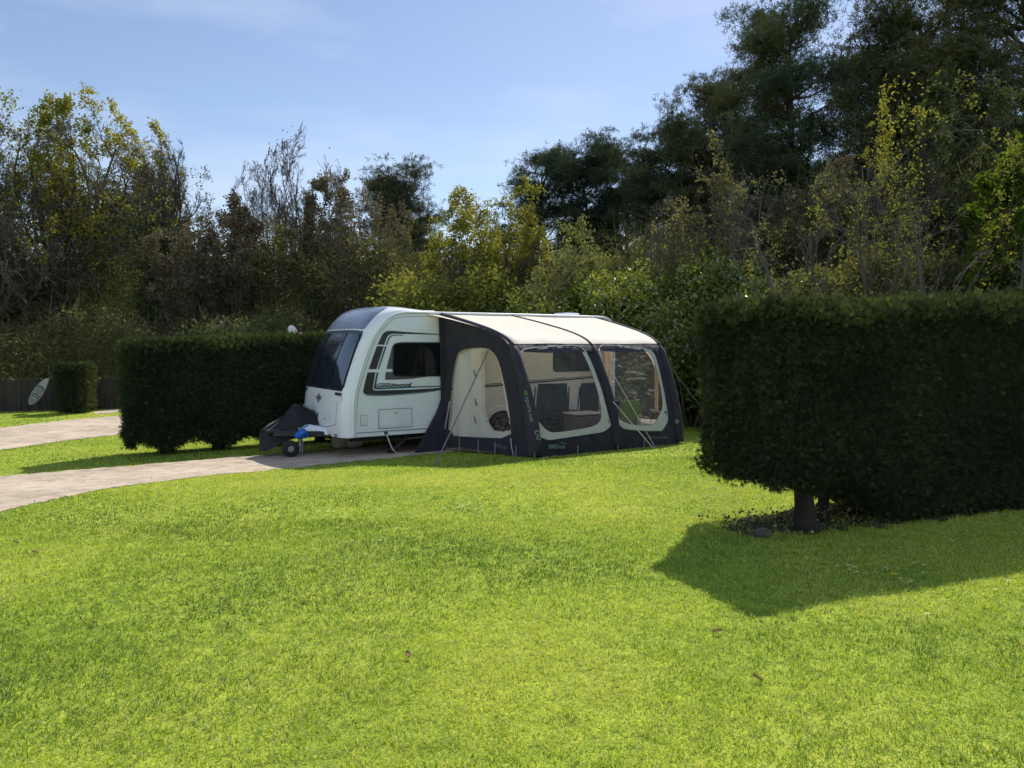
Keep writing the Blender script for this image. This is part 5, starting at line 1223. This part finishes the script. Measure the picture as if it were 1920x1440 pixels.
# ------------------------------------------------------------------ little things on the ground
bed, bed_poly = strip('soil_bed', [rc+HX*u+HY*(.10 if u > .1 else .30) for u in (-.02, .6, 2, 4, 8)], [rc+HX*u+HY*(.95 if u > .1 else .7) for u in (-.02, .6, 2, 4, 8)], M['soil'], .010, n=120, edge=.10, seed=15)
tag(bed, 'bare dark soil along the foot of the tall hedge', kind='structure')
# ivy and litter at the foot of the tall hedge
rng = np.random.default_rng(400); n = 3200; u = rng.uniform(-.10, 7.5, n); v = rng.normal(.5, .26, n); k = (v > -.05) & (v < 1.15) & (rng.random(n) < .25+1.2*vnoise(u*2.3, v*2.3, 47)); u, v = u[k], v[k]
Pv = rc+HX*u[:, None]+HY*v[:, None]; hgt = (.05+.16*vnoise(u*2.5, v*2.5, 44))*np.exp(-((v-.4)/.6)**2); Pv[:, 2] = gz(Pv[:, 0], Pv[:, 1])+rng.random(len(u))*hgt+.015
Vv, F = leaf_quads(Pv, .034, rng, .75, .8); o = make('ground_ivy', Vv, F, M['leaf_under'], tint=np.repeat(rng.random(len(Pv))*.9, 4)); tag(o, 'dark ivy and litter creeping round the hedge trunk', 'ivy', kind='stuff')
def stone(label, px, py, r, seed):
    rng = np.random.default_rng(seed); g = gp(px, py); P = []; F = []; a, b_ = 12, 7
    for i in range(b_):
        th = PI*i/(b_-1)
        for j in range(a): ph = 2*PI*j/a; k = 1+rng.normal(0, .07); P.append(g+np.array([math.sin(th)*math.cos(ph)*r*k, math.sin(th)*math.sin(ph)*r*.8*k, math.cos(th)*r*.62*k+r*.35]))
    for i in range(b_-1):
        for j in range(a): F.append((i*a+j, i*a+(j+1) % a, (i+1)*a+(j+1) % a, (i+1)*a+j))
    o = make('stone', P, F, M['stone'], smooth=False); tag(o, label, 'stone')
stone('rough grey stone lying beside the hedge trunk', 1430, 1006, .085, 1)
def flower(px, py, kind, label, group, first={}):
    g = gp(px, py); g[2] += .045
    if kind in first:
        src, parts = first[kind]; o = src.copy(); C.objects.link(o); o.location = g; o.rotation_euler = (0, 0, px % 6.28); o['label'] = label
        for p in parts: c_ = p.copy(); C.objects.link(c_); c_.parent = o
        return o
    t = thing('daisy' if kind == 'daisy' else 'dandelion', label, 'flower', tuple(g), group); r = .013 if kind == 'daisy' else .019
    b = MB(); npt = 13
    for q in range(npt):
        a = 2*PI*q/npt; d = np.array([math.cos(a), math.sin(a), .12]); s = np.array([-math.sin(a), math.cos(a), 0]); b.add([g+d*r*.2, g+d*r*.7+s*r*.2, g+d*r*1.05, g+d*r*.7-s*r*.2], [(0, 1, 2, 3)])
        if kind != 'daisy': d2 = np.array([math.cos(a+.2)*.6, math.sin(a+.2)*.6, .45]); b.add([g+d2*r*.2, g+d2*r*.7+s*r*.2, g+d2*r, g+d2*r*.7-s*r*.2], [(0, 1, 2, 3)])
    p1 = b.build('petals', M['daisy' if kind == 'daisy' else 'dandelion'], t)
    b = MB(); b.tube([g-UP*.05, g-UP*.002], .0018, 5); p2 = b.build('stalk', M['grass'], t)
    b = MB(); b.lathe(g, UP, [(0, r*.35), (.004, r*.3), (.006, r*.1)], 10); p3 = b.build('disc', M['dandelion'], t)
    first[kind] = (t, [p1, p2, p3]); return t
rng = np.random.default_rng(500)
DL, DG = 'tiny white daisy open in the lawn', 'daisies in the lawn'
dz = [(1570, 1072), (1590, 1070), (1603, 1074), (1592, 1079), (1606, 1083), (1713, 1066), (1732, 1070), (1730, 1085), (1660, 1075), (1835, 1010)]
for (cx, cy_, n, sx, sy) in ((885, 957, 14, 22, 5), (990, 905, 5, 20, 8), (945, 918, 5, 12, 4), (1150, 843, 12, 60, 7), (1240, 834, 12, 28, 4), (610, 968, 5, 30, 5), (200, 905, 6, 80, 9), (1330, 965, 10, 35, 20), (1800, 1070, 8, 80, 40), (700, 1000, 7, 120, 30), (1180, 870, 8, 60, 10)):
    for _ in range(n): dz.append((cx+rng.normal(0, sx), cy_+rng.normal(0, sy)))
for p in dz: flower(p[0], p[1], 'daisy', DL, DG)
for p in ((1676, 1088), (826, 952), (960, 914), (1284, 878), (1530, 1040), (472, 952)): flower(p[0], p[1], 'dandelion', 'bright yellow dandelion head in the lawn', 'dandelions in the lawn')
src = None
for (px, py) in ((1344, 1191), (764, 1236), (1395, 1109), (176, 1175), (30, 1022), (66, 1041), (1420, 1280)):
    g = gp(px, py); g[2] += .022; a = px*.7
    if src is None:
        b = MB(); G = [[g+np.array([x*.017*(1-y*y)**.5, y*.026, .012*(x*x)+.008*y]) for x in np.linspace(-1, 1, 5)] for y in np.linspace(-.98, .98, 7)]; b.grid(G)
        src = b.build('fallen_leaf', M['deadleaf'], None, True, origin=g); o = src; tag(o, 'curled brown dead leaf lying on the mown grass', 'leaf', 'dead leaves on the lawn')
    else: o = src.copy(); C.objects.link(o)
    o.location = g; o.rotation_euler = (.2*math.sin(a), .3*math.cos(a), a)

# ------------------------------------------------------------------ light, sky, camera
EL, AZ = math.radians(46.5), math.radians(22.5)          # sun ahead, a little to the right of the view
sd = Vector((math.sin(AZ)*math.cos(EL), math.cos(AZ)*math.cos(EL), math.sin(EL)))
sun = bpy.data.lights.new('sun', 'SUN'); sun.energy = 5.0; sun.angle = math.radians(.53); sun.color = (1, .95, .86)
so = bpy.data.objects.new('sun', sun); C.objects.link(so); so.rotation_euler = sd.to_track_quat('Z', 'Y').to_euler(); so.location = (0, 0, 30)
w = bpy.data.worlds.new('World'); scene.world = w; w.use_nodes = True; nt = w.node_tree; nt.nodes.clear()
out = nt.nodes.new('ShaderNodeOutputWorld'); bg = nt.nodes.new('ShaderNodeBackground'); sky = nt.nodes.new('ShaderNodeTexSky')
sky.sky_type = 'NISHITA'; sky.sun_disc = False; sky.sun_elevation = EL; sky.sun_rotation = AZ; sky.altitude = 20; sky.air_density = 1.0; sky.dust_density = .25; sky.ozone_density = 3.2
# faint high cirrus
tc = nt.nodes.new('ShaderNodeTexCoord'); mp = nt.nodes.new('ShaderNodeMapping'); mp.inputs['Scale'].default_value = (1.2, 1.2, 5); mp.inputs['Rotation'].default_value = (0, .25, .5)
nz = nt.nodes.new('ShaderNodeTexNoise'); nz.inputs['Scale'].default_value = 2.2; nz.inputs['Detail'].default_value = 6; nz.inputs['Roughness'].default_value = .55
rp = nt.nodes.new('ShaderNodeValToRGB'); rp.color_ramp.elements[0].position = .45; rp.color_ramp.elements[1].position = .8; rp.color_ramp.elements[0].color = (0, 0, 0, 1); rp.color_ramp.elements[1].color = (.35, .35, .35, 1)
tn = nt.nodes.new('ShaderNodeMix'); tn.data_type = 'RGBA'; tn.blend_type = 'MULTIPLY'; tn.inputs[0].default_value = 1; tn.inputs[7].default_value = (.83, .76, .74, 1)
hs = nt.nodes.new('ShaderNodeHueSaturation'); hs.inputs['Saturation'].default_value = .98
mx = nt.nodes.new('ShaderNodeMix'); mx.data_type = 'RGBA'; mx.inputs[7].default_value = (5.5, 5.6, 6.0, 1)
for a, b_ in ((tc.outputs['Generated'], mp.inputs[0]), (mp.outputs[0], nz.inputs['Vector']), (nz.outputs['Fac'], rp.inputs[0]), (rp.outputs[0], mx.inputs[0]), (sky.outputs[0], tn.inputs[6]), (tn.outputs[2], hs.inputs['Color']), (hs.outputs[0], mx.inputs[6]), (bg.outputs[0], out.inputs[0])): nt.links.new(a, b_)
sx = nt.nodes.new('ShaderNodeSeparateXYZ'); nt.links.new(tc.outputs['Generated'], sx.inputs[0])  # unseen bright cloud added behind the camera to lift the shaded sides
mr = nt.nodes.new('ShaderNodeMapRange'); mr.interpolation_type = 'SMOOTHSTEP'; mr.inputs[1].default_value = -.05; mr.inputs[2].default_value = -.65; nt.links.new(sx.outputs[1], mr.inputs[0])
cn = nt.nodes.new('ShaderNodeTexNoise'); cn.inputs['Scale'].default_value = 3.2; cn.inputs['Detail'].default_value = 7; nt.links.new(tc.outputs['Generated'], cn.inputs['Vector'])
cr_ = nt.nodes.new('ShaderNodeValToRGB'); cr_.color_ramp.elements[0].position = .32; cr_.color_ramp.elements[1].position = .55; nt.links.new(cn.outputs['Fac'], cr_.inputs[0])
ml = nt.nodes.new('ShaderNodeMath'); ml.operation = 'MULTIPLY'; nt.links.new(mr.outputs[0], ml.inputs[0]); nt.links.new(cr_.outputs[0], ml.inputs[1])
cm = nt.nodes.new('ShaderNodeMix'); cm.data_type = 'RGBA'; cm.inputs[7].default_value = (3.5, 4.3, 5.6, 1); nt.links.new(ml.outputs[0], cm.inputs[0]); nt.links.new(mx.outputs[2], cm.inputs[6]); nt.links.new(cm.outputs[2], bg.inputs[0])
bg.inputs[1].default_value = .18
cam = bpy.data.cameras.new('camera'); co = bpy.data.objects.new('camera', cam); C.objects.link(co)
co.location = (0, 0, EYE); co.rotation_euler = (PI/2-PITCH, 0, 0); cam.sensor_width = 36; cam.lens = 36*FL/1920; cam.clip_end = 2000; cam.clip_start = .05
scene.camera = co
scene.view_settings.view_transform = 'Standard'; scene.view_settings.look = 'None'; scene.view_settings.exposure = 0; scene.view_settings.gamma = 1
scene.cycles.max_bounces = 6; scene.cycles.transparent_max_bounces = 12; scene.cycles.transmission_bounces = 4; scene.cycles.diffuse_bounces = 3
scene.cycles.use_denoising = True; scene.cycles.use_adaptive_sampling = True; scene.cycles.adaptive_threshold = .03
